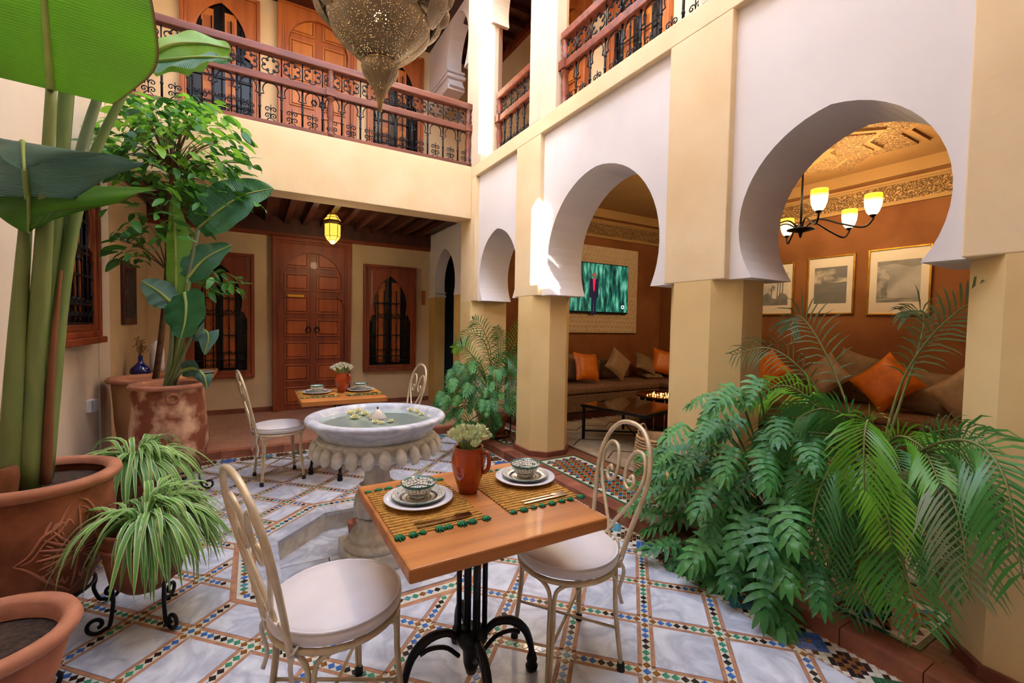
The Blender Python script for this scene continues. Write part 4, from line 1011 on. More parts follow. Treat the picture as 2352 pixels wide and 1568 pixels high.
# ------------------------------------------------------------------ cafe tables
M['oak'] = woodmat('honey_wood', '#bd7836', '#8a4a1a', rough=.5, stretch=(.07, 1, 1), sc=13, coat=.04)
M['castiron'] = mat('cast_iron', '#121116', '#1d1c22', 20, .38, metal=.4)
def cafe_table(loc, label, base_off=(.015, .03)):
    t = thing('cafe_table', label, 'table', loc, 0, 'wooden cafe tables')
    b = MB(); b.box(-.356, .356, -.352, .352, .706, .75); b.build('tabletop', M['oak'], t, bev=.007)
    ox, oy = base_off
    for k in range(4):
        a = k*pi/2-.18; co, si = cos(a), sin(a)
        pts = [(.05, .20), (.10, .235), (.17, .225), (.225, .175), (.25, .11), (.258, .06)]
        b = MB(); b.tube(spline([(ox+co*x, oy+si*x, z) for x, z in pts], 16), [.019-.006*abs(i-8)/8 for i in range(17)], 8, flat=.8)
        b.tube(spline([(ox+co*x, oy+si*x, z) for x, z in ((.05, .13), (.10, .175), (.16, .185), (.20, .17))], 10), .009, 6)
        lg = b.build('base_leg', M['castiron'], t)
        b = MB(); b.lathe([(0, 0), (.022, 0), (.026, .018), (.018, .03), (.023, .045), (.016, .07), (0, .07)], 14, (ox+co*.258, oy+si*.258, 0)); b.build('ball_foot', M['castiron'], lg)
        for rr in (.052,):
            b = MB(); x, y = ox+co*rr, oy+si*rr; b.tube([(x, y, .20), (x, y, .69)], .011, 8); b.build('column_rod', M['castiron'], t)
        b = MB(); x, y = ox+cos(a+pi/4)*.028, oy+sin(a+pi/4)*.028; b.tube([(x, y, .20), (x, y, .69)], .009, 8); b.build('column_rod', M['castiron'], t)
    b = MB(); b.lathe([(0, .05), (.02, .055), (.03, .09), (.035, .15), (.062, .19), (.066, .215), (.04, .235), (0, .235)], 16, (ox, oy, 0)); b.build('base_boss', M['castiron'], t)
    b = MB(); b.box(ox-.14, ox+.14, oy-.03, oy+.03, .69, .706); b.box(ox-.03, ox+.03, oy-.14, oy+.14, .69, .706); b.build('top_bracket', M['castiron'], t)
    return t
T1, T2, T3 = (.718, 1.508, 0), (.69, 4.38, 0), (-.74, 6.10, ZG)
cafe_table(T1, 'square wooden cafe table on a black iron foot in front of the fountain')
cafe_table(T2, 'square wooden cafe table on a black iron foot behind the fountain bowl')
cafe_table(T3, 'square wooden cafe table in the back gallery behind the terracotta jars')

# ------------------------------------------------------------------ wrought-iron chairs (front towards +x)
M['seat_fabric'] = mat('white_vinyl', '#e6e0e2', '#dcd5d8', 6, .42, .05, 30)
M['ribbon'] = mat('cotton_tie', '#d8cfc4', rough=.8)
M['rubber'] = mat('black_rubber', '#141414', rough=.7)
def make_chair(label):
    t = thing('bistro_chair', label, 'chair', (0, 0, 0), 0, 'wrought-iron bistro chairs')
    Rs = .205
    b = MB(); b.tube([(Rs*cos(2*pi*i/36), Rs*sin(2*pi*i/36), .425) for i in range(36)], .011, 8, True); b.build('seat_ring', M['pale_metal'], t)
    b = MB(); b.tube([(-Rs, 0, .425), (Rs, 0, .425)], .008, 6); b.tube([(0, -Rs, .425), (0, Rs, .425)], .008, 6); b.build('seat_cross', M['pale_metal'], t)
    b = MB(); b.lathe([(0, .437), (.19, .437), (.213, .446), (.218, .465), (.212, .482), (.195, .494), (.12, .503), (0, .506)], 48); cu_ = b.build('seat_cushion', M['seat_fabric'], t)
    b = MB(); b.tube([(.211*cos(2*pi*i/40), .211*sin(2*pi*i/40), .485) for i in range(40)], .0045, 6, True); b.build('piping', M['seat_fabric'], cu_)
    for k in range(4):
        a = pi/4+k*pi/2; co, si = cos(a), sin(a); fx, fy = .225*co, .225*si
        b = MB()
        for s in (-1, 1):
            a2 = a+s*.42
            b.tube(spline([(Rs*cos(a2), Rs*sin(a2), .424), (Rs*cos(a+s*.2)*1.0, Rs*sin(a+s*.2), .412), (Rs*co*1.01-s*si*.011, Rs*si*1.01+s*co*.011, .37), (Rs*co*1.03-s*si*.009, Rs*si*1.03+s*co*.009, .25), (fx*1.06-s*si*.004, fy*1.06+s*co*.004, .02)], 18), .0085, 7)
        lg = b.build('leg', M['pale_metal'], t)
        b = MB(); b.lathe([(0, 0), (.017, 0), (.015, .03), (.011, .035), (0, .035)], 12, (fx*1.06, fy*1.06, 0)); b.build('rubber_foot', M['rubber'], lg)
    for k in range(2):
        a = pi/4+k*pi/2; b = MB(); r2 = .222; z = .16+.012*k; b.tube([(r2*cos(a), r2*sin(a), z), (-r2*cos(a), -r2*sin(a), z)], .0065, 6); b.build('stretcher', M['pale_metal'], t)
    # back: tall hoop and heart-shaped scrolls in a plane that leans backwards
    def bp(y, z): return (-.19-.13*max(0, (z-.43))/.55, y, z)
    half = [(.105, .40), (.135, .55), (.170, .70), (.178, .80), (.150, .90), (.085, .967), (0, .985)]
    pts = half+[(-y, z) for y, z in half[-2::-1]]
    b = MB(); b.tube(spline([bp(y, z) for y, z in pts], 48), .0105, 8); b.build('back_hoop', M['pale_metal'], t)
    for s in (-1, 1):
        ctrl = [(-s*.055, .42), (s*.02, .55), (s*.125, .70), (s*.152, .80), (s*.120, .872), (s*.062, .868), (s*.030, .80), (s*.036, .735), (s*.075, .712), (s*.098, .745), (s*.080, .772), (s*.064, .755)]
        b = MB(); b.tube(spline([bp(y, z) for y, z in ctrl], 60), .0085, 7); b.build('back_scroll', M['pale_metal'], t)
        c2 = [(s*.03, .45), (s*.06, .49), (s*.085, .47), (s*.075, .445), (s*.055, .455)]
        b = MB(); b.tube(spline([bp(y, z+.01) for y, z in c2], 20), .006, 6); b.build('base_scroll', M['pale_metal'], t)
        b = MB(); p0 = Vector((-.185, s*.11, .44))
        b.tube([p0+Vector((-.02*cos(q), .016*sin(q), .012*sin(2*q))) for q in [2*pi*i/10 for i in range(11)]], .004, 5)
        b.tube(spline([p0, p0+Vector((-.015, s*.02, -.05)), p0+Vector((.0, s*.01, -.13)), p0+Vector((-.012, s*.016, -.19))], 12), .0045, 5, flat=1.8); b.build('ribbon_tie', M['ribbon'], t)
    return t
def aim_chair(o, x, y, rz): o.location = (x, y, 0); o.rotation_euler = (0, 0, rz)
ch = make_chair('bistro chair facing the orange vase, its back to the spider plants'); 
aim_chair(ch, .245, 1.60, radians(16))
dup(ch, (1.165, 1.50, 0), radians(172), 'bistro chair beside the big philodendron, its hoop in front of the salon')
dup(ch, (.19, 4.50, 0), radians(9), 'bistro chair in front of the terracotta jar, drawn up behind the fountain')
dup(ch, (1.20, 4.46, 0), radians(186), 'bistro chair half hidden by the fountain bowl near the cream pillar')

# ------------------------------------------------------------------ table settings
def ringmat(name, rings, base='#e6dfd0', ang=None, rough=.22):
    "glazed ware: coloured rings by radius, optional petals by angle"
    mt, nt, bs = _base(name); N = nt.nodes; L = nt.links
    tc = N.new('ShaderNodeTexCoord'); sp = N.new('ShaderNodeSeparateXYZ'); L.new(tc.outputs['Object'], sp.inputs[0])
    cx = N.new('ShaderNodeCombineXYZ'); L.new(sp.outputs[0], cx.inputs[0]); L.new(sp.outputs[1], cx.inputs[1])
    ln = N.new('ShaderNodeVectorMath'); ln.operation = 'LENGTH'; L.new(cx.outputs[0], ln.inputs[0])
    ml = N.new('ShaderNodeMath'); ml.operation = 'MULTIPLY'; L.new(ln.outputs['Value'], ml.inputs[0]); ml.inputs[1].default_value = 1/.12
    cr = N.new('ShaderNodeValToRGB'); cr.color_ramp.interpolation = 'CONSTANT'; e = cr.color_ramp.elements
    e[0].position = 0; e[0].color = hexc(base); e[1].position = rings[0][0]; e[1].color = hexc(rings[0][1])
    for p, c in rings[1:]: x = e.new(p); x.color = hexc(c)
    L.new(ml.outputs[0], cr.inputs[0]); col = cr.outputs[0]
    if ang:
        at_ = N.new('ShaderNodeMath'); at_.operation = 'ARCTAN2'; L.new(sp.outputs[1], at_.inputs[0]); L.new(sp.outputs[0], at_.inputs[1])
        cm = N.new('ShaderNodeCombineXYZ'); k1 = N.new('ShaderNodeMath'); k1.operation = 'MULTIPLY'; k1.inputs[1].default_value = ang[0]; L.new(at_.outputs[0], k1.inputs[0]); L.new(k1.outputs[0], cm.inputs[0])
        k2 = N.new('ShaderNodeMath'); k2.operation = 'MULTIPLY'; k2.inputs[1].default_value = ang[1]; L.new(ln.outputs['Value'], k2.inputs[0]); L.new(k2.outputs[0], cm.inputs[1])
        vo = N.new('ShaderNodeTexVoronoi'); vo.feature = 'DISTANCE_TO_EDGE'; vo.inputs['Scale'].default_value = 1.0; vo.inputs['Randomness'].default_value = .5; L.new(cm.outputs[0], vo.inputs['Vector'])
        lt = N.new('ShaderNodeMath'); lt.operation = 'LESS_THAN'; lt.inputs[1].default_value = .07; L.new(vo.outputs['Distance'], lt.inputs[0])
        g0 = N.new('ShaderNodeMath'); g0.operation = 'GREATER_THAN'; g0.inputs[1].default_value = ang[2]; L.new(ml.outputs[0], g0.inputs[0])
        mm = N.new('ShaderNodeMath'); mm.operation = 'MULTIPLY'; L.new(lt.outputs[0], mm.inputs[0]); L.new(g0.outputs[0], mm.inputs[1])
        mx = N.new('ShaderNodeMixRGB'); L.new(mm.outputs[0], mx.inputs[0]); L.new(col, mx.inputs[1]); mx.inputs[2].default_value = hexc(ang[3]); col = mx.outputs[0]
    L.new(col, bs.inputs['Base Color']); bs.inputs['Roughness'].default_value = rough; bs.inputs['Coat Weight'].default_value = .4
    return mt
GN, GK = '#2c6a5a', '#20343a'
M['plate_pat'] = ringmat('painted_plate', [(.36, GK), (.39, '#e6dfd0'), (.50, GK), (.58, '#e6dfd0'), (.82, GN), (.90, GN)], ang=(9.0, 230.0, .60, '#4a5a5c'))
M['bowl_pat'] = ringmat('painted_bowl', [(.20, GK), (.23, '#e6dfd0'), (.36, GK), (.385, '#e6dfd0'), (.50, GN), (.56, GN)], ang=(4.0, 190.0, .24, '#33524f'))
M['porcelain'] = mat('white_porcelain', '#e4e2ea', rough=.15, coat=.4)
M['straw'] = mat('woven_straw', '#c9953f', '#a8742a', 60, .8, .7, 130)
M['tassel'] = mat('green_wool', '#1c7a4e', '#12623c', 40, .9)
M['steel'] = mat('table_steel', '#b8a690', rough=.2, metal=1.0)
def plate_mesh(R_, H, nm, mt):
    b = MB(); b.lathe([(0, 0), (R_*.55, 0), (R_*.6, .003), (R_*.97, H), (R_, H+.003), (R_*.985, H+.006), (R_*.62, .0085), (R_*.55, .006), (0, .006)], 48); return b.mesh(nm, mt)
PL1, PL2 = plate_mesh(.128, .014, 'dinner_plate', M['porcelain']), plate_mesh(.100, .016, 'painted_plate', M['plate_pat'])
b = MB(); b.lathe([(0, 0), (.034, 0), (.036, .008), (.050, .028), (.062, .050), (.0665, .058), (.0645, .059), (.058, .049), (.046, .030), (.03, .014), (0, .011)], 40); BW = b.mesh('soup_bowl', M['bowl_pat'])
tm = MB(); 
for i in range(9):
    a = i*2*pi/9; tm.tube([(0, 0, .004), (.009*cos(a), -.006+.008*sin(a), .006), (.015*cos(a), -.012+.013*sin(a), .001)], [.004, .0035, .002], 5)
TAS = tm.mesh('wool_tassel', M['tassel'])
def setting(T, cx, cy, px, py, where, side):
    z = T[2]+.75
    t = thing('place_mat', 'straw place mat with green tassels '+where, 'place mat', (T[0]+cx, T[1]+cy, z), 0, 'straw place mats')
    w, d = .158, .205
    b = MB(); b.box(-w, w, -d, d, 0, .004); b.build('woven_mat', M['straw'], t)
    k = 0
    for i in range(19):
        y = -d+.012+i*(2*d-.024)/18; c = MB(); c.tube([(-w, y, .004), (w, y, .004)], .0042, 5); c.build('straw_cord', M['straw'], t)
    for sy in (-1, 1):
        for i in range(8):
            o = place('wool_tassel', TAS, t, (-w+.01+i*(2*w-.02)/7+rnd.uniform(-.006, .006), sy*d, .001), (0 if sy < 0 else pi)+rnd.uniform(-.5, .5)); o.scale = (rnd.uniform(.8, 1.15),)*3
    zz = z+.0085
    o = tag(place('dinner_plate', PL1, None, (T[0]+px, T[1]+py, zz)), 'plain white dinner plate '+where, 'plate', 'white dinner plates')
    o = tag(place('painted_plate', PL2, None, (T[0]+px, T[1]+py, zz+.0075)), 'green painted plate '+where, 'plate', 'green painted plates')
    o = tag(place('soup_bowl', BW, None, (T[0]+px, T[1]+py, zz+.0145), rnd.uniform(0, 3)), 'small green painted bowl '+where, 'bowl', 'green painted bowls')
    for i, nm in enumerate(('knife', 'fork')):
        b = MB(); yk = -d+.028+i*.02
        L_ = .10
        if nm == 'knife': b.prism([(-L_, -.004), (0, -.005), (L_*.5, -.008), (L_*.95, -.006), (L_, 0), (L_*.9, .004), (0, .004), (-L_, .004)], 0, .003)
        else:
            b.prism([(-L_, -.003), (L_*.35, -.0025), (L_*.45, -.010), (L_*.6, -.011), (L_*.6, .011), (L_*.45, .010), (L_*.35, .0025), (-L_, .003)], 0, .003)
            for q in (-.009, -.003, .003, .009): b.box(L_*.6, L_, q-.0017, q+.0017, 0, .003)
        o = b.build('table_'+nm, M['steel'], None, (T[0]+cx+.02, T[1]+cy+yk, z+.0085), rnd.uniform(-.06, .06))
        tag(o, ('steel table knife' if nm == 'knife' else 'steel table fork')+' '+where, nm, 'cutlery on the mats')
W1, W2 = 'on the near table by the fountain', 'on the far table behind the fountain'
setting(T1, -.185, .045, -.19, .075, 'left of the jug on the table before the fountain', -1); setting(T1, .225, .045, .285, .088, 'right of the jug on the table before the fountain', 1)
setting(T2, -.185, .045, -.19, .06, 'left of the jug on the table behind the fountain', -1); setting(T2, .20, .045, .20, .06, 'right of the jug on the table behind the fountain', 1)

M['glaze'] = mat('orange_glaze', '#b5430f', '#8e2c08', 5, .16, coat=.7)
def jug(loc, label, H=.20):
    t = thing('glazed_jug', label, 'jug', loc, radians(-50), 'orange glazed jugs')
    s = H/.20
    b = MB(); b.lathe([(0, 0), (.038, 0), (.042, .01), (.058, .06), (.072, .11), (.074, .145), (.066, .175), (.060, .192), (.064, .20), (.058, .20), (.054, .190), (.060, .17), (.06, .12), (0, .10)], 36); b.build('jug_body', M['glaze'], t)
    b = MB(); b.tube(spline([(.062, 0, .178), (.088, 0, .176), (.095, 0, .145), (.090, 0, .11), (.070, 0, .092)], 18), .009, 8); b.build('handle', M['glaze'], t)
    for o in kids(t): o.scale = (s,)*3
    return t
jug((.738, 1.60, .75), 'orange glazed jug holding pale tulip-like buds on the near cafe table', .185)
jug((.725, 4.46, .75), 'orange glazed jug holding small white blossoms on the far cafe table', .19)
M['bud'] = mat('pale_bud', '#eef0d2', '#c9d69a', 18, .5, spec=.3); M['bud_green'] = mat('bud_green', '#7fa04c', '#5b7f34', 12, .6); M['blossom'] = mat('white_blossom', '#f4f3ea', '#d9dcc0', 25, .6)
def bouquet(loc, label, n, R_, s, mt, tall):
    t = thing('flower_bouquet', label, 'flowers', loc); r = random.Random(n)
    bud = MB()
    for ring, (k, el, w) in enumerate(((5, 1.05, .42), (5, 1.25, .40), (3, 1.45, .3))):
        for i in range(k):
            a = 2*pi*i/k+ring*.6; M_ = Matrix.Rotation(a, 4, 'Z') @ Matrix.Translation((.14*(2-ring)/2, 0, 0)) @ Matrix.Rotation(-el, 4, 'Y')
            bud.add([(0, 0, 0), (.5, -w, .10), (1.0, -w*.55, .18), (1.25, 0, .08), (1.0, w*.55, .18), (.5, w, .10), (.55, 0, -.08), (1.0, 0, -.0)], [(0, 1, 6), (1, 2, 7, 6), (2, 3, 7), (3, 4, 7), (4, 5, 6, 7), (5, 0, 6)], 0, True, M_)
    bm_ = bud.mesh('flower_head', mt)
    stem = MB()
    for i in range(n):
        f = sqrt((i+.5)/n); a = i*2.399963; x, y = R_*f*cos(a), R_*f*sin(a); z = tall*(1-.65*f*f)+r.uniform(-.006, .006)
        tilt = .75*f; o = place('flower_head', bm_, t); 
        o.matrix_basis = Matrix.Translation((x, y, z)) @ Matrix.Rotation(a, 4, 'Z') @ Matrix.Rotation(tilt, 4, 'Y') @ Matrix.Rotation(r.uniform(0, 6), 4, 'Z') @ Matrix.Scale(s*r.uniform(.85, 1.15), 4)
        b = MB(); b.tube([(x*.3, y*.3, -.07), (x*.6, y*.6, -.02), (x, y, z+.004)], .0028, 5); b.build('flower_stem', M['bud_green'], t)
bouquet((.738, 1.60, .945), 'posy of pale green-white buds in the jug on the near table', 16, .062, .036, M['bud'], .035)
bouquet((.725, 4.46, .95), 'posy of small white blossoms in the jug on the far table', 34, .092, .022, M['blossom'], .06)
# blue bottle, painted ornament and plate on the gallery table
z3 = T3[2]+.75
p = PZ(323, 858, z3); p = Vector((max(p.x, -1.06), 6.06, z3))
t = thing('blue_bottle', 'cobalt blue glass bottle with dried stems on the gallery table', 'bottle', p)
b = MB(); b.lathe([(0, 0), (.085, 0), (.095, .02), (.085, .06), (.045, .10), (.022, .13), (.02, .19), (.024, .195), (.016, .195), (.014, .13), (0, .10)], 28); b.build('bottle_body', mat('cobalt_glass', '#0c1670', rough=.08, coat=.6), t)
for k in range(9):
    a = k*.7; b = MB(); e = Vector((.02*cos(a)+(-.03 if k % 2 else .05)*(k/9), .06*sin(a), .30+.03*(k % 4))); b.tube(spline([(0, 0, .15), e*.6+Vector((0, 0, .06)), e], 6), .003, 4)
    for q in range(7): b.sphere(tuple(e*(1-.04*q)+Vector((rnd.uniform(-.02, .02), rnd.uniform(-.02, .02), 0))), .007, 5, 4)
    b.build('dried_stem', mat('dried_stem', '#7a5428') if k == 0 else bpy.data.materials['dried_stem'], t)
t = thing('painted_vase', 'tall white vase with dark brush strokes beside the blue bottle', 'vase', (p.x+.12, 6.20, z3))
b = MB(); b.lathe([(0, 0), (.06, 0), (.066, .06), (.066, .22), (.05, .31), (.02, .345), (0, .35)], 24); b.build('vase_body', mat('brushed_white', '#e8e2e4', '#8a5a54', 5, .35, ramp=(.52, .78)), t)
tag(place('dinner_plate', PL1, None, (-.50, 5.92, z3)), 'white plate on the gallery table behind the terracotta jars', 'plate', 'white dinner plates')
tag(place('painted_plate', PL2, None, (-.50, 5.92, z3+.0075)), 'green painted plate on the gallery table', 'plate', 'green painted plates')

# ------------------------------------------------------------------ lanterns
M['brass'] = None
def piercedmat(name, c1, c2, sc=120.0, hole=.34, rough=.35):
    "sheet brass with punched holes"
    mt, nt, bs = _base(name); N = nt.nodes; L = nt.links
    tc = N.new('ShaderNodeTexCoord'); vo = N.new('ShaderNodeTexVoronoi'); vo.inputs['Scale'].default_value = sc; vo.inputs['Randomness'].default_value = .75; L.new(tc.outputs['Object'], vo.inputs['Vector'])
    n2 = N.new('ShaderNodeTexNoise'); n2.inputs['Scale'].default_value = 7; L.new(tc.outputs['Object'], n2.inputs['Vector'])
    mx = N.new('ShaderNodeMixRGB'); L.new(n2.outputs['Fac'], mx.inputs[0]); mx.inputs[1].default_value = hexc(c1); mx.inputs[2].default_value = hexc(c2); L.new(mx.outputs[0], bs.inputs['Base Color'])
    gt = N.new('ShaderNodeMath'); gt.operation = 'GREATER_THAN'; gt.inputs[1].default_value = hole; L.new(vo.outputs['Distance'], gt.inputs[0]); L.new(gt.outputs[0], bs.inputs['Alpha'])
    bs.inputs['Metallic'].default_value = .25; bs.inputs['Roughness'].default_value = rough
    return mt
M['brass'] = piercedmat('pierced_brass', '#8e7a60', '#6c5a44', 95, .27, .5)
M['brass_solid'] = mat('aged_brass', '#a88c5e', '#7d6440', 12, .35, metal=.8)
def chandelier():
    c = (.69, 2.90); t = thing('pierced_chandelier', 'huge tiered chandelier of pierced brass hanging in the middle of the courtyard', 'chandelier', (c[0], c[1], 0))
    def lobes(n, d): return lambda a, z: 1+d*abs(cos(n*a/2))
    tip = [(0, 2.745), (.006, 2.75), (.012, 2.80), (.03, 2.86), (.065, 2.92), (.098, 2.97), (.11, 3.005), (.105, 3.03), (.085, 3.045)]
    b = MB(); b.lathe(tip, 48, cap=False, wob=lobes(12, .06)); b.build('bottom_finial', M['brass'], t)
    t1 = [(.085, 3.045), (.13, 3.07), (.22, 3.15), (.285, 3.23), (.30, 3.28), (.285, 3.33), (.25, 3.37)]
    b = MB(); b.lathe(t1, 80, cap=False, wob=lobes(10, .05)); b.build('lower_tier', M['brass'], t)
    pet = MB(); nu, nv = 10, 8; vv = []; ff = []; uv = []
    for i in range(nu+1):
        for j in range(nv+1):
            u, v = i/nu, -1+2*j/nv; w = .145*sqrt(max(0, 1-(2*u-1)**4))*(.65+.35*u)
            vv.append((.10*sin(pi*u)*(1-.7*v*v)+.05*u, v*w, -.30*(1-u)))
    for i in range(nu):
        for j in range(nv): a = i*(nv+1)+j; ff.append((a, a+nv+1, a+nv+2, a+1))
    pet.add(vv, ff, 0, True); pm = pet.mesh('brass_petal', M['brass'])
    for prof_, nn, wb in ((tip, 12, lobes(12, .06)), (t1, 10, lobes(10, .05))):
        for k in range(nn):
            a = 2*pi*(k+.5)/nn; b = MB(); b.tube([((r_*1.004+.001)*cos(a), (r_*1.004+.001)*sin(a), z_) for r_, z_ in prof_], .0035, 5); b.build('brass_rib', M['brass_solid'], t)
    for k in range(8):
        a = 2*pi*k/8+.2; place('brass_petal', pm, t, (.30*cos(a), .30*sin(a), 3.56), a)
    t2 = [(.25, 3.37), (.34, 3.41), (.40, 3.50), (.41, 3.58), (.38, 3.66), (.30, 3.72)]
    b = MB(); b.lathe(t2, 80, cap=False, wob=lobes(8, .06)); b.build('middle_tier', M['brass'], t)
    bud = MB(); bud.sphere((0, 0, 0), (.055, .05, .075), 12, 8); bm_ = bud.mesh('brass_bud', M['brass'])
    for row, (n, rr, z) in enumerate(((14, .40, 3.46), (14, .43, 3.58), (14, .40, 3.72))):
        for k in range(n): a = 2*pi*(k+row*.5)/n; o = place('brass_bud', bm_, t, (rr*cos(a), rr*sin(a), z)); o.rotation_euler = (0, .5, a)
    b = MB(); b.lathe([(.30, 3.72), (.36, 3.78), (.33, 3.92), (.22, 4.05), (.10, 4.2), (.03, 4.35), (.0, 4.36)], 64, cap=False, wob=lobes(8, .05)); b.build('upper_tier', M['brass'], t)
    b = MB(); b.tube([(0, 0, 4.3), (0, 0, 7.3)], .012, 8); b.build('chain_rod', M['iron'], t)
    cb = MB(); cb.tube([(0, 0, 3.0), (0, 0, 4.3)], .01, 6); cb.build('inner_stem', M['brass_solid'], t)
    bm2 = MB(); bm2.sphere((0, 0, 0), (.016, .016, .03), 8, 6); e = bm2.mesh('candle_bulb', mat('warm_bulb', '#ffdf9a', emit='#ffcf7a', es=12))
    for k in range(3): a = k*2.1; place('candle_bulb', e, t, (.035*cos(a), .035*sin(a), 3.33))
    for nm, (r_, z) in (('rim_band', (.105, 3.035)), ('rim_band', (.262, 3.37))):
        b = MB(); b.tube([(r_*cos(2*pi*i/40), r_*sin(2*pi*i/40), z) for i in range(40)], .005, 6, True); b.build(nm, M['brass_solid'], t)
    l = bpy.data.lights.new('chandelier_bulb', 'POINT'); l.energy = 6; l.color = (1, .8, .5); l.shadow_soft_size = .05
    lo_ = bpy.data.objects.new('chandelier_bulb', l); COL.objects.link(lo_); lo_.location = (c[0], c[1], 3.45)
    # the beam that carries it across the open roof
    rb = struct('trim_1'); b = MB(); b.box(XL-.2, 2.6, 2.84, 2.96, 7.3, 7.42); b.build('roof_beam', M['wood_dark'], rb)
chandelier()
def gallery_lantern():
    p = PY(764, 520, 6.35); t = thing('glass_lantern', 'small lit brass and yellow glass lantern under the gallery ceiling', 'lantern', (p.x, p.y, 0))
    z0 = PY(764, 560, 6.35).z; z1 = PY(764, 485, 6.35).z; h = z1-z0; r = .105; n = 6
    def rg(rr, z): return [(rr*cos(2*pi*i/n), rr*sin(2*pi*i/n), z) for i in range(n)]
    lv = [(.012, z0), (.065, z0+.10*h), (.098, z0+.22*h), (.10, z0+.60*h), (.122, z0+.66*h), (.115, z0+.70*h), (.08, z0+.80*h), (.06, z0+.88*h), (.012, z1)]
    gm = mat('amber_pane', '#f0c860', rough=.3, emit='#ffc84a', es=.55)
    for k in range(len(lv)-1):
        (ra, za), (rb, zb) = lv[k], lv[k+1]; A, B = rg(ra, za), rg(rb, zb)
        for i in range(n):
            j = (i+1) % n
            if k in (0, 1, 2, 5, 6): b = MB(); b.add([A[i], A[j], B[j], B[i]], [(0, 1, 2, 3)]); b.build('glass_pane', gm, t)
            b = MB(); b.tube([A[i], B[i]], .004, 5); b.tube([B[i], B[j]], .004, 5); b.build('brass_bar', M['brass_solid'], t)
        if k in (3, 4): b = MB(); b.lathe([lv[k], lv[k+1]], 6, cap=False, sm=False); b.build('brass_collar', M['brass_solid'], t)
    b = MB(); b.tube([(0, 0, z1), (0, 0, 2.853)], .005, 6); b.build('chain', M['brass_solid'], t)
    l = bpy.data.lights.new('lantern_bulb', 'POINT'); l.energy = 5; l.color = (1, .75, .4); l.shadow_soft_size = .06
    lo_ = bpy.data.objects.new('lantern_bulb', l); COL.objects.link(lo_); lo_.location = (p.x, p.y, z0-.06)
gallery_lantern()
# small fittings
b = MB(); b.box(2.50, 2.56, YW-.02, YW, 1.737, 1.978); tag(b.build('wall_plaque', M['wood_light'], None, bev=.004), 'narrow wooden plaque on the wall right of the arched window', 'plaque')
t = thing('outlet_box', 'small white electrical box on the left wall below the window', 'electrical box', (XL, 4.727, .716))
b = MB(); b.box(0, .035, -.05, .05, -.05, .05); b.build('box_body', mat('white_plastic', '#d8dae0', rough=.4), t, bev=.006)
b = MB(); b.box(.036, .055, -.047, .047, -.047, .047); b.build('box_lid', mat('grey_plastic', '#9a9ca6', rough=.4), t, bev=.006)
t = thing('wall_sign', 'tall dark framed board hanging on the gallery side wall', 'sign', (XL-.05, 6.33, 1.66))
b = MB(); b.box(0, .03, -.29, .29, -.31, .36); b.build('board_frame', M['wood_dark'], t, bev=.006)
b = MB(); b.box(.03, .034, -.21, .21, -.24, .29); b.build('board_face', mat('slate', '#2a2422', '#6b625c', 18, .7, ramp=(.5, .8)), t)
t = thing('door_bell', 'small dark switch on the pillar by the passage door', 'switch', (XA-.012, 5.60, 1.18))
b = MB(); b.box(0, .012, -.02, .02, -.05, .05); b.build('switch_plate', M['wood_dark'], t)
b = MB(); b.box(-.005, 0, -.008, .008, -.01, .02); b.build('switch_button', M['brass_solid'], t)

t = thing('wall_spotlight', 'small white spotlight on the upper wall beyond the white arch', 'spotlight', (3.16, YW, 5.0))
b = MB(); b.box(-.05, .05, -.03, 0, -.04, .04); b.build('bracket', M['white'], t, bev=.004)
b = MB(); b.lathe([(0, 0), (.05, 0), (.06, .10), (.05, .11), (0, .10)], 18, M=Matrix.Translation((-.02, -.03, .0)) @ Matrix.Rotation(1.9, 4, 'X')); b.build('lamp_head', M['white'], t)
# ------------------------------------------------------------------ plants
M['terra'] = mat('terracotta', '#ac6a4c', '#8e5038', 7, .75, .25, 30); M['terra_dark'] = mat('terracotta_aged', '#6e3820', '#a3623f', 6, .75, .4, 26)
M['terra_rim'] = mat('terracotta_rim', '#bb7d60', '#a0644a', 9, .7, .2, 40); M['terra_stain'] = mat('terracotta_lime', '#7c4028', '#cda488', 6, .8, .3, 24, ramp=(.44, .60))
M['terra_pale'] = mat('terracotta_pale', '#b98a62', '#a3744c', 4, .8, .2, 30)
M['soil'] = mat('potting_soil', '#2e2019', '#4a372c', 40, .95, 1.0, 60)
M['ban'] = leafmat('banana_leaf', '#3f7a14', '#5c9a1c', .38, 26, .35, .45, edge=('#5c3c1c', .955, .99)); M['ban2'] = leafmat('banana_leaf_blue', '#3c6a5c', '#5b8578', .30, 26, .45, .12); M['ban3'] = leafmat('banana_leaf_fresh', '#5fa338', '#8cc552', .38, 26, .35, .4); M['ban4'] = leafmat('banana_leaf_mid', '#2c6a3c', '#4a8c56', .32, 20, .5, .2)
M['rib'] = mat('leaf_rib', '#9dae58', '#7d9444', 6, .5); M['stalk'] = mat('banana_stalk', '#5c6f32', '#86955c', 3, .5, stretch=(1, 1, .3)); M['stalk2'] = mat('banana_stalk_grey', '#7d8a68', '#5e6a44', 3, .5, stretch=(1, 1, .3)); M['sheath'] = mat('dry_sheath', '#5a2d18', '#83502e', 8, .8, .3, 40, stretch=(1, 1, .2))
M['citrus'] = leafmat('citrus_leaf', '#2a5c2c', '#4f8f2e', .38, 8, .1, .35); M['citrus2'] = leafmat('citrus_leaf_sunlit', '#67a52c', '#94c83e', .4, 8, .1, .5)  # second citrus green is brighter: sun through the upper leaves put into colour
M['bark'] = mat('bark', '#6b4a30', '#4e3422', 20, .85, .4, 60)
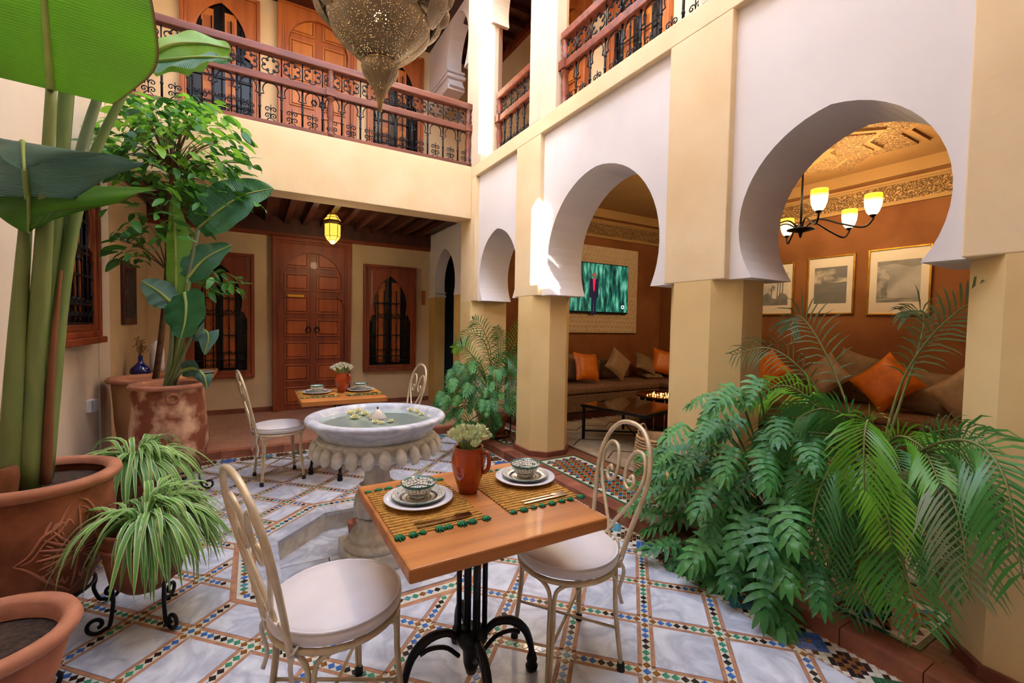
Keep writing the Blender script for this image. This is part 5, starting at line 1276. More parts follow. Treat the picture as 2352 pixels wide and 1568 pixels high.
M['spider'] = leafmat('spider_leaf', '#4f9033', '#7cb850', .42, 5, 0, .3, edge=('#d3ddb0', .55, .8)); M['spider2'] = leafmat('spider_leaf_shade', '#3c7830', '#68a248', .42, 5, 0, .3, edge=('#b9cf98', .5, .85))
M['phil'] = leafmat('philodendron_leaf', '#2e6c38', '#559c4c', .24, 10, .25, .18); M['phil_stalk'] = mat('philodendron_stalk', '#4c7a34', '#355c2a', 8, .5)
M['palm'] = leafmat('palm_leaf', '#2f6a30', '#4b8c40', .36, 6, 0, .3, sc=1.0); M['palm_fresh'] = leafmat('palm_leaf_fresh', '#5c9c24', '#82c238', .36, 6, 0, .4, sc=1.0); M['palm_dull'] = leafmat('palm_leaf_dull', '#4e6a44', '#7a8a60', .45, 6, 0, .25, sc=1.0)
M['rachis'] = mat('palm_rachis', '#7a8048', '#6b6a3a', 6, .6)

def sheet(b, path, wfun, side, n=22, m=8, fold=.12, wave=.0, seed=0, mi=0, curl=0.0, free=False, lf=1.0, pinch=0.0):
    "leaf blade along a rib; u runs along it, v from -1 to 1 across"
    rib = spline(path, n); vv = []; uv = []; ff = []; r = random.Random(seed); ph = r.uniform(0, 6)
    for i, p in enumerate(rib):
        a, c = rib[max(0, i-1)], rib[min(n, i+1)]; T = (c-a).normalized(); S = side.copy() if free else side-T*side.dot(T); S.normalize(); N = T.cross(S); t = i/n; w = wfun(t)
        for j in range(m+1):
            s = -1+2*j/m; ws = s*(lf if s < 0 else 1); p_ = p+(rib[n//2]-p)*(pinch*s*s if s > 0 else 0)
            vv.append(p_+S*(ws*w*(1-.12*curl*abs(s)))+N*(fold*abs(s)*w-curl*w*s*s+wave*sin(9*t*2+ph+s*2.2)*abs(s))); uv.append((t, s))
    for i in range(n):
        for j in range(m): a = i*(m+1)+j; ff.append((a, a+1, a+m+2, a+m+1))
    b.add(vv, ff, mi, True, None, uv); return rib
def wbanana(W): return lambda t: W*(max(0.0, sin(pi*min(1, .10+t*.90)))**.55)*(1-.35*t*t)+.002
def banana_leaf(plant, path, W, side, mt, seed, fold=.12, wave=.012, curl=0.0, n=26, free=False, lf_=1.0, pinch=0.0):
    b = MB(); rib = sheet(b, path, wbanana(W), side, n, 10, fold, wave, seed, 0, curl, free, lf_, pinch); lf = b.build('leaf', mt, plant)
    b = MB(); b.tube(rib, [.014*(1-.8*i/n)+.002 for i in range(n+1)], 6); b.build('midrib', M['rib'], lf)
    return lf
def stalk(plant, pts, r0, r1, mt, n=20, nm='stalk'):
    b = MB(); b.tube(spline(pts, n), [r0+(r1-r0)*i/n for i in range(n+1)], 10); b.build(nm, mt, plant)

def pot_mesh(b, prof, n=56): b.lathe(prof, n)
def pot_stand(t, R_, z, legs=3, rot=0.0):
    b = MB(); b.tube([(R_*cos(2*pi*i/28), R_*sin(2*pi*i/28), z) for i in range(28)], .008, 6, True); b.build('stand_ring', M['iron'], t)
    for k in range(legs):
        a = rot+2*pi*k/legs; pts = [(R_, z), (R_*1.02, z-.03), (R_*.98, z*.55), (R_*1.08, .03)]+[(R_*1.08+.045+.04*cos(q)*f, .046+.04*sin(q)*f) for q, f in [(-pi*.75+i*.52, 1-.05*i) for i in range(14)]]
        b = MB(); b.tube(spline([(x*cos(a), x*sin(a), max(zz, .006)) for x, zz in pts], 60), .0085, 7); b.build('scroll_leg', M['iron'], t)
def soil(t, R_, z): 
    b = MB(); b.lathe([(0, z+.012), (R_*.6, z+.006), (R_, z)], 28, cap=False); b.build('soil', M['soil'], t)

# ---- big carved pot with the giant strelitzia
BP = (-.86, 2.80)
t = thing('carved_pot', 'large carved terracotta pot with flower relief holding the giant banana-leaved plant', 'pot', (BP[0], BP[1], 0))
prof = [(0, .10), (.13, .10), (.16, .13), (.215, .25), (.262, .40), (.272, .50), (.262, .60), (.262, .655), (.285, .665), (.298, .685), (.294, .705), (.275, .712), (.245, .705), (.238, .68), (.238, .58), (.2, .5), (0, .5)]
b = MB(); b.lathe(prof[:8]+[(.26, .66)], 64, cap=False); b.build('pot_body', M['terra_dark'], t)
b = MB(); b.lathe(prof[7:14], 64, cap=False); b.build('pot_rim', M['terra_rim'], t)
soil(t, .24, .645); pot_stand(t, .19, .16, 4, .4)
def pot_r(z):
    for (r0, z0), (r1, z1) in zip(prof[1:7], prof[2:8]):
        if z0 <= z <= z1: return r0+(r1-r0)*(z-z0)/(z1-z0)
    return .26
def carve(pts, r=.006):
    "ridge that follows the pot: pts are (degrees, height)"
    b = MB(); q = []
    for a, z in [(p.x, p.y) for p in spline([(p[0], p[1], 0) for p in pts], 16)]:
        rr = pot_r(z)+.001; q.append((rr*cos(radians(a)), rr*sin(radians(a)), z))
    b.tube(q, [r*(.35+.65*sin(pi*(i+.5)/17)) for i in range(17)], 6); b.build('carved_ridge', M['terra_rim'], t)
A0 = -44
for s in (-1, 1):
    carve([(A0+s*44, .40), (A0+s*34, .435), (A0+s*26, .50), (A0+s*16, .53), (A0+s*8, .60), (A0, .625)]); carve([(A0+s*44, .40), (A0+s*36, .37), (A0+s*26, .31), (A0+s*15, .26), (A0, .20)])
    carve([(A0+s*40, .40), (A0+s*32, .415), (A0+s*24, .475), (A0+s*14, .51), (A0+s*7, .57), (A0, .59)], .004)
    for k in range(7):
        a = radians(-62+k*21); carve([(A0+s*4, .40+.03*sin(a)), (A0+s*(8+14*cos(a)*.6), .40+.07*sin(a)), (A0+s*(10+20*cos(a)), .40+.125*sin(a))], .0065)
        carve([(A0+s*(8+12*cos(a+.15)), .40+.075*sin(a+.15)), (A0+s*(9+17*cos(a+.18)), .40+.11*sin(a+.18))], .004)
    for k in range(4): carve([(A0+s*(5+k*5), .52+.012*k), (A0+s*(8+k*5), .545-.006*k), (A0+s*(11+k*5), .52-.012*k)], .005); carve([(A0+s*(5+k*5), .28+.012*k), (A0+s*(8+k*5), .255+.012*k), (A0+s*(11+k*5), .29+.012*k)], .005)
carve([(A0-3, .42), (A0, .435), (A0+3, .42), (A0+3, .40), (A0, .385), (A0-3, .40), (A0-3, .42)], .006); carve([(A0, .44), (A0, .52), (A0, .60)], .005); carve([(A0, .38), (A0, .30), (A0, .22)], .005)

t = thing('giant_strelitzia', 'giant banana-leaved plant with thick stalks in the carved pot', 'plant', (0, 0, 0))
def q(px, py, Y): return PY(px, py, Y)
stalk(t, [q(20, 1120, 2.74), q(38, 800, 2.72), q(62, 480, 2.70)], .042, .020, M['stalk'])
stalk(t, [q(70, 1120, 2.76), q(85, 800, 2.74), q(105, 480, 2.66), q(118, 200, 2.58)], .045, .017, M['stalk'])
stalk(t, [q(82, 1120, 2.82), q(110, 700, 2.82), q(155, 190, 2.80), q(170, 20, 2.8)], .040, .020, M['stalk'])
stalk(t, [q(95, 1110, 2.86), q(130, 700, 2.88), q(180, 380, 2.90), q(235, 190, 2.92)], .036, .018, M['stalk2'])
stalk(t, [q(100, 1100, 2.80), q(150, 620, 2.82), q(215, 360, 2.84), q(328, 135, 2.88)], .034, .013, M['stalk'])
stalk(t, [q(105, 1110, 2.74), q(118, 850, 2.74), q(140, 620, 2.74)], .020, .006, M['sheath'], nm='dry_sheath'); stalk(t, [q(5, 1135, 2.66), q(15, 1090, 2.66), q(10, 1075, 2.66)], .045, .035, M['sheath'], nm='dry_sheath')
side = RIGHT.copy()
banana_leaf(t, [q(117, 206, 2.56), q(108, 90, 2.50), q(98, -60, 2.42), q(92, -210, 2.34), q(90, -330, 2.30)], .40, side+FWD*.12, M['ban'], 1, .10, .012)
banana_leaf(t, [q(150, 120, 2.80), q(160, -60, 2.85), q(175, -250, 2.9)], .30, side, M['ban'], 5, .1, .012)
# drooping leaf seen along its rib: base rising behind, tip falling towards the camera
banana_leaf(t, [q(72, 500, 2.74), q(62, 420, 2.64), q(54, 350, 2.54), q(52, 325, 2.46), q(54, 345, 2.40), q(56, 392, 2.36)], .55, side-FWD*.10-UP*.17, M['ban2'], 2, .0, .016, .0, free=True, lf_=.45, pinch=.75)
banana_leaf(t, [q(80, 470, 2.86), q(72, 430, 2.76), q(68, 470, 2.64), q(66, 535, 2.58)], .62, side-FWD*.10-UP*.02, M['ban'], 3, .0, .012, .0, free=True, lf_=.40, pinch=.45)
banana_leaf(t, [q(326, 140, 2.88), q(390, 105, 2.86), q(460, 100, 2.84), q(530, 112, 2.80)], .155, UP+FWD*.35, M['ban3'], 4, -.35, .012)
banana_leaf(t, [q(322, 150, 2.90), q(400, 138, 2.80), q(470, 132, 2.72), q(532, 135, 2.66)], .11, UP*-1+FWD*-.9, M['ban4'], 8, .1, .012)

# ---- small empty pot in the corner
sp = (-.80, 2.10); t = thing('terracotta_pot', 'round terracotta pot with bare soil in front of the carved pot', 'pot', (sp[0], sp[1], 0))
b = MB(); b.lathe([(0, .06), (.14, .06), (.20, .18), (.225, .28), (.222, .32)], 48, cap=False); b.build('pot_body', M['terra'], t)
b = MB(); b.lathe([(.222, .32), (.25, .325), (.262, .345), (.25, .37), (.225, .372), (.205, .355), (.20, .30)], 48, cap=False); b.build('pot_rim', M['terra_rim'], t)
soil(t, .205, .295); pot_stand(t, .155, .09, 4, .9)

# ---- tall jar with the younger strelitzia
JP = (-.60, 4.52); t = thing('tall_jar', 'tall weathered terracotta jar with ring handles on an iron scroll stand', 'pot', (JP[0], JP[1], 0))
b = MB(); b.lathe([(0, .14), (.16, .14), (.20, .17), (.245, .28), (.262, .42), (.258, .55), (.240, .72), (.235, .86)], 56, cap=False); b.build('jar_body', M['terra_stain'], t)
b = MB(); b.lathe([(.235, .86), (.262, .868), (.268, .885), (.255, .90), (.225, .90), (.215, .88), (.215, .80)], 56, cap=False); b.build('jar_rim', M['terra_rim'], t)
for k in range(3):
    a = radians(-78+120*k); b = MB(); c = Vector((.25*cos(a), .25*sin(a), .80)); tx = Vector((-sin(a), cos(a), 0))
    b.tube([c+tx*.036*cos(2*pi*i/16)+Vector((0, 0, .036*sin(2*pi*i/16))) for i in range(16)], .011, 7, True); b.build('ring_handle', M['terra'], t)
soil(t, .216, .84); pot_stand(t, .21, .19, 4, -.25)
t = thing('young_strelitzia', 'young banana-leaved plant growing from the weathered terracotta jar', 'plant', (0, 0, 0))
def g(px, py, dY=0): return PY(px, py, 4.5+dY)
bs0 = [(JP[0]+.03*cos(k), JP[1]+.03*sin(k), .85) for k in range(8)]
SV = [((405, 690), .014), ((455, 525), .014), ((430, 640), .012), ((392, 700), .010), ((422, 775), .012), ((440, 772), .010), ((418, 852), .009)]
for k, ((x, y), r_) in enumerate(SV): stalk(t, [bs0[k], g(395+(x-395)*.45, (y+885)/2, -.02*k), g(x, y, -.03*k)], r_+.008, r_, M['stalk2'] if k % 2 else M['stalk'])
V = RIGHT.copy()
banana_leaf(t, [g(405, 690), g(404, 610), g(402, 530), g(396, 452)], .115, V, M['ban3'], 11, .35, .006)
banana_leaf(t, [g(455, 525, -.03), g(505, 482, -.08), g(560, 448, -.14), g(628, 432, -.2)], .20, UP*.8+RIGHT*-.5, M['ban4'], 12, .12, .012)
banana_leaf(t, [g(430, 640, -.03), g(470, 595, -.06), g(530, 562, -.1)], .13, UP*.8+RIGHT*-.5, M['ban4'], 13, .1, .01)
banana_leaf(t, [g(393, 695, -.06), g(365, 670, -.1), g(325, 645, -.16)], .12, UP, M['ban2'], 14, .1, .008)
banana_leaf(t, [g(424, 672, -.16), g(428, 705, -.22), g(424, 745, -.26), g(415, 778, -.27)], .175, V+UP*.2, M['ban4'], 15, .08, .012)
banana_leaf(t, [g(436, 772, -.1), g(458, 755, -.16), g(478, 770, -.22), g(470, 815, -.25)], .10, V*.8+UP*-.7, M['ban2'], 16, .1, .01)
banana_leaf(t, [g(418, 852, -.1), g(445, 846, -.18), g(468, 862, -.24), g(476, 892, -.27)], .075, UP*.6+V*-.6, M['ban2'], 17, .1, .01)

# ---- lime tree in the plain jar behind
LP = (-.83, 5.06); t = thing('plain_jar', 'pale terracotta jar standing behind the weathered jar', 'pot', (LP[0], LP[1], 0))
b = MB(); b.lathe([(0, 0), (.15, 0), (.18, .15), (.225, .5), (.24, .78), (.245, .85)], 48, cap=False); b.build('jar_body', M['terra_pale'], t)
b = MB(); b.lathe([(.245, .85), (.275, .86), (.285, .88), (.27, .90), (.235, .90), (.225, .87), (.22, .78)], 48, cap=False); b.build('jar_rim', M['terra_rim'], t)
soil(t, .222, .80)
t = thing('citrus_tree', 'bushy citrus tree rising from the pale jar past the balcony', 'tree', (0, 0, 0))
tr = [Vector((LP[0]+.05, LP[1], .80)), PY(372, 760, 4.95), PY(384, 620, 4.9), PY(385, 500, 4.85), PY(395, 400, 4.8)]
stalk(t, tr, .026, .014, M['bark'], 24, 'trunk')
def ovate(L_, W_, mt, fold):
    b = MB(); sheet(b, [Vector((0, 0, 0)), Vector((L_*.5, 0, .02*L_)), Vector((L_, 0, -.10*L_))], lambda u: W_*(sin(pi*min(1, u*.93+.04))**.8)*(1-.3*u)+.001, Vector((0, 1, 0)), 7, 4, fold); return b.mesh('leaf', mt)
OV = [ovate(.115, .027, M['citrus'], .25), ovate(.13, .029, M['citrus'], .1), ovate(.10, .024, M['citrus2'], .3), ovate(.12, .027, M['citrus2'], .15)]
r = random.Random(21)
BL = [((390, 330), (180, 108), 430), ((300, 300), (85, 80), 60), ((470, 430), (105, 65), 110), ((250, 400), (45, 80), 26), ((300, 565), (42, 48), 46), ((500, 650), (52, 34), 40), ((390, 490), (95, 60), 100), ((560, 380), (45, 26), 16), ((410, 260), (110, 45), 90), ((350, 240), (90, 26), 26), ((580, 460), (30, 20), 8)]
tips = []; leaves = []
for (cx, cy), (rx, ry), n in BL:
    for k in range(max(3, n//10)):
        a, f = r.uniform(0, 2*pi), sqrt(r.random())*.75; e = PY(cx+rx*f*cos(a), cy+ry*f*sin(a), r.uniform(4.25, 5.15))
        e.x = max(e.x, XL+.12); e.y = min(e.y, 5.2); src = min(tr[2:], key=lambda v: (v-e).length+max(0, v.z-e.z)*2)
        b = MB(); mid = (src+e)/2+Vector((0, 0, .05)); b.tube(spline([src, mid, e], 8), [.008-.0008*i for i in range(9)], 5); b.build('branch', M['bark'], t); tips.append((e, src))
    for k in range(n):
        a, f = r.uniform(0, 2*pi), sqrt(r.random()); p = PY(cx+rx*f*cos(a), cy+ry*f*sin(a), r.uniform(4.2, 5.2))
        p.x = max(p.x, XL+.10); p.y = min(p.y, 5.2); leaves.append((p, cy))
leaves.sort(key=lambda v: v[0].y); rest = MB()
for k, (p, cy) in enumerate(leaves):
    out = (p-Vector((-.7, 4.7, p.z-.1))); out.z = 0; az = atan2(out.y, out.x)+r.uniform(-1.3, 1.3); 
    mw = Matrix.Translation(p) @ Matrix.Rotation(az, 4, 'Z') @ Matrix.Rotation(r.uniform(-.2, .85), 4, 'Y') @ Matrix.Rotation(r.uniform(-.7, .7), 4, 'X') @ Matrix.Scale(r.uniform(.75, 1.2), 4)
    young = cy < 345 and r.random() < .5; vi = (2 if young else 0)+r.randrange(2)  # half the upper leaves take the sunlit green, brightness painted in
    if k < 300: place('leaf', OV[vi], t, mw=mw)
    else:
        me = OV[vi]; rest.add([v.co for v in me.vertices], [tuple(pl.vertices) for pl in me.polygons], 1 if young else 0, True, mw, [(.5, 0)]*len(me.vertices))
rest.build('leaves_far', [M['citrus'], M['citrus2']], t, kind='stuff')

# ---- spider plants
def blade_mesh(L_, rise, drop, W_, mt, sd):
    b = MB(); rr = random.Random(sd); k = rr.uniform(-.05, .05)
    sheet(b, [Vector((0, 0, 0)), Vector((L_*.25, k*.3, rise)), Vector((L_*.62, k, rise*.95-drop*.25)), Vector((L_*.85, k*1.6, rise*.5-drop*.7)), Vector((L_*.95, k*2, -drop))], lambda u: W_*(1-u**2.2)*(.6+.4*min(1, u*4))+.0006, Vector((0, 1, 0)), 11, 4, .25); return b.mesh('blade', mt)
SB = [blade_mesh(.30, .15, .02, 0.0155, M['spider'], 1), blade_mesh(.36, .13, .12, 0.0170, M['spider'], 2), blade_mesh(.33, .10, .22, 0.0186, M['spider2'], 3), blade_mesh(.26, .19, -.06, 0.0139, M['spider'], 4), blade_mesh(.40, .12, .18, 0.0170, M['spider2'], 5), blade_mesh(.22, .20, -.14, 0.0155, M['spider'], 6), blade_mesh(.26, .06, .30, 0.0202, M['spider2'], 7)]
def spider(c, zt, R_, n, potlabel, label, rot, sc=1.0):
    t = thing('clay_bowl_pot', potlabel, 'pot', (c[0], c[1], 0)); h = zt
    b = MB(); b.lathe([(0, .17), (R_*.5, .17), (R_*.78, .22), (R_*.98, h-.06), (R_, h-.02), (R_*1.04, h), (R_*.94, h), (R_*.9, h-.04), (0, h-.05)], 40); b.build('pot_body', M['terra_dark'], t)
    b = MB(); b.tube([(R_*1.0*cos(2*pi*i/30), R_*1.0*sin(2*pi*i/30), h-.07) for i in range(30)], .008, 6, True); b.build('pot_band', M['terra'], t)
    pot_stand(t, R_*.72, .235, 3, rot)
    t = thing('spider_plant', label, 'plant', (c[0], c[1], 0)); rr = random.Random(n)
    for k in range(n):
        a = rr.uniform(0, 2*pi); f = rr.random(); vi = rr.choice((0, 1, 1, 2, 2, 4, 6)) if f > .3 else rr.choice((3, 5, 0))
        if c[0]+.34*cos(a)*sc < XL+.05: a = rr.uniform(-pi/2, pi/2)
        if c[1] < 3 and cos(a) < .0 and rr.random() < .8: a = rr.uniform(-1.3, 1.5)
        r0 = rr.uniform(.01, R_*.55); mw = Matrix.Translation((r0*cos(a), r0*sin(a), zt-.03)) @ Matrix.Rotation(a+rr.uniform(-.25, .25), 4, 'Z') @ Matrix.Rotation(rr.uniform(-.25, .25), 4, 'Y') @ Matrix.Scale(rr.uniform(.75, 1.15)*sc, 4)
        place('blade', SB[vi], t, mw=mw)
spider((-.44, 2.62), .47, .17, 290, 'small glazed clay pot on an iron scroll stand beside the carved pot', 'variegated spider plant spilling over its pot beside the carved pot', -.9, .74)
spider((-.62, 3.42), .52, .17, 240, 'clay pot hidden under the spider plant nearest the weathered jar', 'variegated spider plant in front of the weathered jar', .3, .80)

# ---- palms and philodendrons
def frond(plant, path, L_, mt, seed, pairs=24, w=.0062, droop=.35, vee=.35, start=.12, rr_=.007):
    rb = spline(path, 40); n = len(rb)-1; b = MB(); r = random.Random(seed)
    pairs = int(pairs*.8)
    for i in range(pairs):
        t = start+(1-start)*(i+.5)/pairs; k = t*n; i0 = min(int(k), n-1); p = rb[i0].lerp(rb[i0+1], k-i0); T = (rb[min(n, i0+2)]-rb[max(0, i0-1)]).normalized()
        view = (p-CAM).normalized(); S0 = T.cross(view); S0 = S0.normalized() if S0.length > .1 else T.orthogonal().normalized()
        for s in (-1, 1):
            S = S0*s-view*vee; S.normalize(); ln = L_*(sin(pi*(.12+.80*(t-start)/(1-start)))**.7)*r.uniform(.85, 1.1)
            d = (T*(.55+.35*t)+S*.85).normalized(); d2 = (d+Vector((0, 0, -droop*r.uniform(.6, 1.4)))).normalized(); d3 = (d2+Vector((0, 0, -droop*r.uniform(.5, 1.3)))).normalized()
            P1 = p+d*ln*.33; P2 = P1+d2*ln*.36; P3 = P2+d3*ln*.31; wd = (T-d*T.dot(d)).normalized()*w
            b.add([p-wd*.3, p+wd*.3, P1-wd, P1+wd, P2-wd*.75, P2+wd*.75, P3], [(0, 1, 3, 2), (2, 3, 5, 4), (4, 5, 6)], 0, True, None, [(t, s*.1)]*7)
    fo = b.build('frond', mt, plant)
    b = MB(); b.tube(rb, [rr_*(1-.8*i/n)+.0012 for i in range(n+1)], 5); b.build('rachis', M['rachis'], fo)
def phil_mesh(mt, sd, nl=6):
    "deeply cut leaf lying in the xy plane, tip towards +x"
    b = MB(); r = random.Random(sd); rib = [Vector((x, 0, .10*x*(1-x)-.16*x*x)) for x in [i/8 for i in range(9)]]
    def lobe(p0, ang, ln, w, dz):
        for s_ in (1,):
            d = Vector((cos(ang), sin(ang), 0)); pts = [p0, p0+d*ln*.4+Vector((.05*ln, 0, .02)), p0+d*ln*.75+Vector((.14*ln, 0, dz*.5)), p0+d*ln+Vector((.28*ln, 0, dz))]
            sheet(b, pts, lambda u: w*(1-.0*u)*(.75+.5*sin(pi*min(1, u*.9)))*(1-u**3)+.003, Vector((-sin(ang), cos(ang), 0)), 6, 2, .15)
    for i in range(nl):
        f = i/(nl-1); x = .04+.80*f; ln = .50*(1-.35*f)*(.8 if i == 0 else 1)
        for s in (-1, 1): lobe(Vector((x*.9, 0, .10*x*(1-x)-.16*x*x)), s*(1.95-1.35*f+r.uniform(-.08, .08)), ln*r.uniform(.9, 1.08), .055, -.12-.06*r.random())
    lobe(Vector((.75, 0, -.07)), 0, .36, .06, -.12)
    sheet(b, rib, lambda u: .11*(1-.5*u)+.004, Vector((0, 1, 0)), 8, 2, .12)
    return b.mesh('leaf', mt)
PM = [phil_mesh(M['phil'], k, 6+k % 2) for k in range(3)]
def phil_leaf(t, p, size, facing, tipdir, base, sd, stem=True):
    r = random.Random(sd); N = facing.normalized(); X_ = tipdir-N*tipdir.dot(N); X_ = X_.normalized(); Y_ = N.cross(X_)
    mw = Matrix.Identity(4)
    for i in range(3): mw[i][0], mw[i][1], mw[i][2], mw[i][3] = X_[i]*size, Y_[i]*size, N[i]*size, p[i]
    o = place('leaf', PM[sd % 3], t, mw=mw)
    if stem:
        mid = (p+base)/2+Vector((0, 0, .10*(p-base).length)); b = MB(); b.tube(spline([base, mid, p], 10), .0055, 5); b.build('leaf_stalk', M['phil_stalk'], t)
toC = lambda p: (CAM-p).normalized()
def round_pot(c, z0, R_, H, mt, label, legs=3, rot=0.0, stand=True):
    t = thing('terracotta_pot', label, 'pot', (c[0], c[1], ZG)); hs_ = z0-ZG
    b = MB(); b.lathe([(0, hs_), (R_*.62, hs_), (R_*.70, hs_+.02), (R_*.95, hs_+H*.8), (R_, hs_+H*.84), (R_*1.04, hs_+H), (R_*.92, hs_+H), (R_*.88, hs_+H*.85), (0, hs_+H*.85)], 40); b.build('pot_body', mt, t)
    soil(t, R_*.88, hs_+H*.86)
    if stand: pot_stand(t, R_*.74, hs_+.035, legs, rot)
    return t
# big philodendron by the second pillar
PP = Vector((2.56, 1.42, .42)); round_pot((2.56, 1.42), .16, .16, .26, M['terra'], 'terracotta pot under the big philodendron beside the second pillar', 3, .5)
t = thing('philodendron', 'large split-leaf philodendron spreading in front of the second pillar', 'plant', (0, 0, 0)); r = random.Random(33)
PH = [(1630, 905, .16), (1690, 890, .20), (1740, 870, .18), (1570, 975, .18), (1640, 960, .20), (1700, 960, .2), (1545, 1040, .18), (1610, 1030, .22), (1680, 1030, .22), (1500, 1110, .2), (1560, 1110, .22), (1640, 1110, .24), (1700, 1100, .22), (1520, 1180, .22), (1590, 1180, .24), (1660, 1180, .24), (1740, 1170, .22), (1560, 1250, .24), (1630, 1250, .24), (1700, 1250, .26), (1780, 1240, .24), (1600, 1310, .24), (1680, 1330, .26), (1640, 1230, .26), (1760, 1310, .26), (1775, 1385, .30), (1800, 1150, .24), (1820, 1060, .2), (1760, 1040, .22), (1830, 1220, .24), (1790, 960, .18), (1850, 1000, .2), (1660, 1370, .22), (1480, 1160, .18), (1510, 1060, .18), (1720, 1180, .26), (1790, 1190, .28), (1670, 1290, .26), (1600, 1080, .2), (1850, 1130, .22), (1730, 1240, .26), (1590, 1140, .22), (1880, 1080, .2), (1860, 1290, .22)]
for k in range(46):
    a, f = r.uniform(0, 2*pi), sqrt(r.random()); PH.append((1670+165*f*cos(a), 1130+215*f*sin(a), r.uniform(.15, .22)))
for k, (x, y, s) in enumerate(PH):
    X_ = r.uniform(2.10, 2.40) if k < 44 else r.uniform(2.20, 2.44)
    if x < 1560: X_ = r.uniform(2.12, 2.36)
    p = PX(x, y, X_)
    if p.z < .14: p.z = .14
    out = p-PP; out.z = 0; out = out.normalized() if out.length > .05 else Vector((-1, 0, 0))
    down = max(0, (1180-y)/300); tip = (out*.8+Vector((r.uniform(-.3, .3), r.uniform(-.3, .3), -.75+.9*down*.6)))
    face = toC(p)*.55+Vector((0, 0, .85))+out*.35+Vector((r.uniform(-.35, .35), r.uniform(-.35, .35), 0))
    phil_leaf(t, p, s*.92, face, tip, PP+Vector((r.uniform(-.04, .04), r.uniform(-.04, .04), -.05)), k, k < 60)
# tall palm between the second and the end pillar
QP = Vector((2.66, 1.02, .46)); round_pot((2.66, 1.02), .17, .17, .28, M['terra'], 'terracotta pot under the tall palm beside the end pillar', 3, -2.2)
t = thing('potted_palm', 'tall feathery palm arching between the second pillar and the end pillar', 'plant', (0, 0, 0))
def f_(mt, L_, *pts, **kw):
    global _fs; _fs += 1
    frond(t, [QP+Vector((.02*sin(_fs), .02*cos(_fs), 0))]+[PX(x, y, X_) for x, y, X_ in pts], L_, mt, _fs, **kw)
_fs = 0
f_(M['palm_dull'], .20, (1965, 1010, 2.66), (1935, 900, 2.68), (1880, 780, 2.70), (1835, 725, 2.70), (1815, 755, 2.66), start=.42, pairs=26, w=.0046, droop=.5)
f_(M['palm_dull'], .17, (1930, 1000, 2.62), (1860, 870, 2.55), (1770, 800, 2.50), (1680, 815, 2.46), start=.45, pairs=24, w=.0036, droop=.7)
f_(M['palm_dull'], .20, (2040, 980, 2.66), (2080, 860, 2.66), (2150, 760, 2.64), (2240, 690, 2.60), (2310, 670, 2.56), start=.38, pairs=30, w=.0046, droop=.5)
f_(M['palm_dull'], .14, (2060, 950, 2.72), (2110, 800, 2.74), (2120, 720, 2.74), (2070, 715, 2.72), start=.5, pairs=20, w=.0036, droop=.6)
f_(M['palm_fresh'], .20, (1960, 1000, 2.52), (1880, 930, 2.44), (1800, 885, 2.38), (1720, 920, 2.32), start=.35, pairs=30, w=.0056, droop=.8)
f_(M['palm_fresh'], .24, (2005, 1010, 2.50), (1995, 965, 2.36), (1985, 1010, 2.24), (1985, 1160, 2.18), start=.40, pairs=30, w=.0062, droop=.35)
f_(M['palm'], .22, (1960, 1030, 2.50), (1880, 995, 2.40), (1780, 1010, 2.30), (1690, 1130, 2.22), start=.35, pairs=30, w=.0056, droop=.6)
f_(M['palm'], .24, (1990, 1080, 2.50), (1930, 1060, 2.36), (1880, 1130, 2.24), (1850, 1300, 2.18), start=.35, pairs=28, w=.006, droop=.5)
f_(M['palm'], .26, (2040, 1080, 2.50), (2060, 1130, 2.36), (2070, 1270, 2.26), (2120, 1440, 2.22), start=.35, pairs=32, w=.006, droop=.35)
f_(M['palm'], .22, (2020, 1090, 2.52), (2010, 1160, 2.40), (1990, 1290, 2.34), (1950, 1420, 2.32), start=.35, pairs=28, w=.006, droop=.35)
f_(M['palm_dull'], .26, (2070, 1070, 2.50), (2140, 1070, 2.34), (2200, 1180, 2.22), (2230, 1360, 2.16), start=.35, pairs=30, w=.005, droop=.4)
f_(M['palm'], .28, (2080, 1060, 2.44), (2200, 1010, 2.24), (2300, 1080, 2.06), (2350, 1330, 1.96), start=.35, pairs=32, w=.0056, droop=.45)
f_(M['palm'], .22, (2080, 1070, 2.46), (2180, 1030, 2.30), (2270, 1110, 2.18), (2320, 1260, 2.10), start=.35, pairs=28, w=.005, droop=.45)
f_(M['palm'], .22, (1960, 1060, 2.54), (1900, 1030, 2.46), (1830, 1080, 2.38), (1770, 1220, 2.34), start=.35, pairs=26, w=.006, droop=.5)
f_(M['palm_dull'], .18, (2060, 1030, 2.60), (2120, 1000, 2.56), (2190, 985, 2.50), (2260, 1000, 2.46), start=.4, pairs=22, w=.003, droop=.5)
f_(M['palm'], .20, (1970, 1070, 2.44), (1940, 1080, 2.34), (1910, 1190, 2.28), (1900, 1330, 2.26), start=.4, pairs=24, w=.006, droop=.4)
f_(M['palm_fresh'], .18, (1990, 1060, 2.44), (2000, 1060, 2.30), (2030, 1140, 2.22), (2050, 1250, 2.2), start=.4, pairs=24, w=.006, droop=.3)
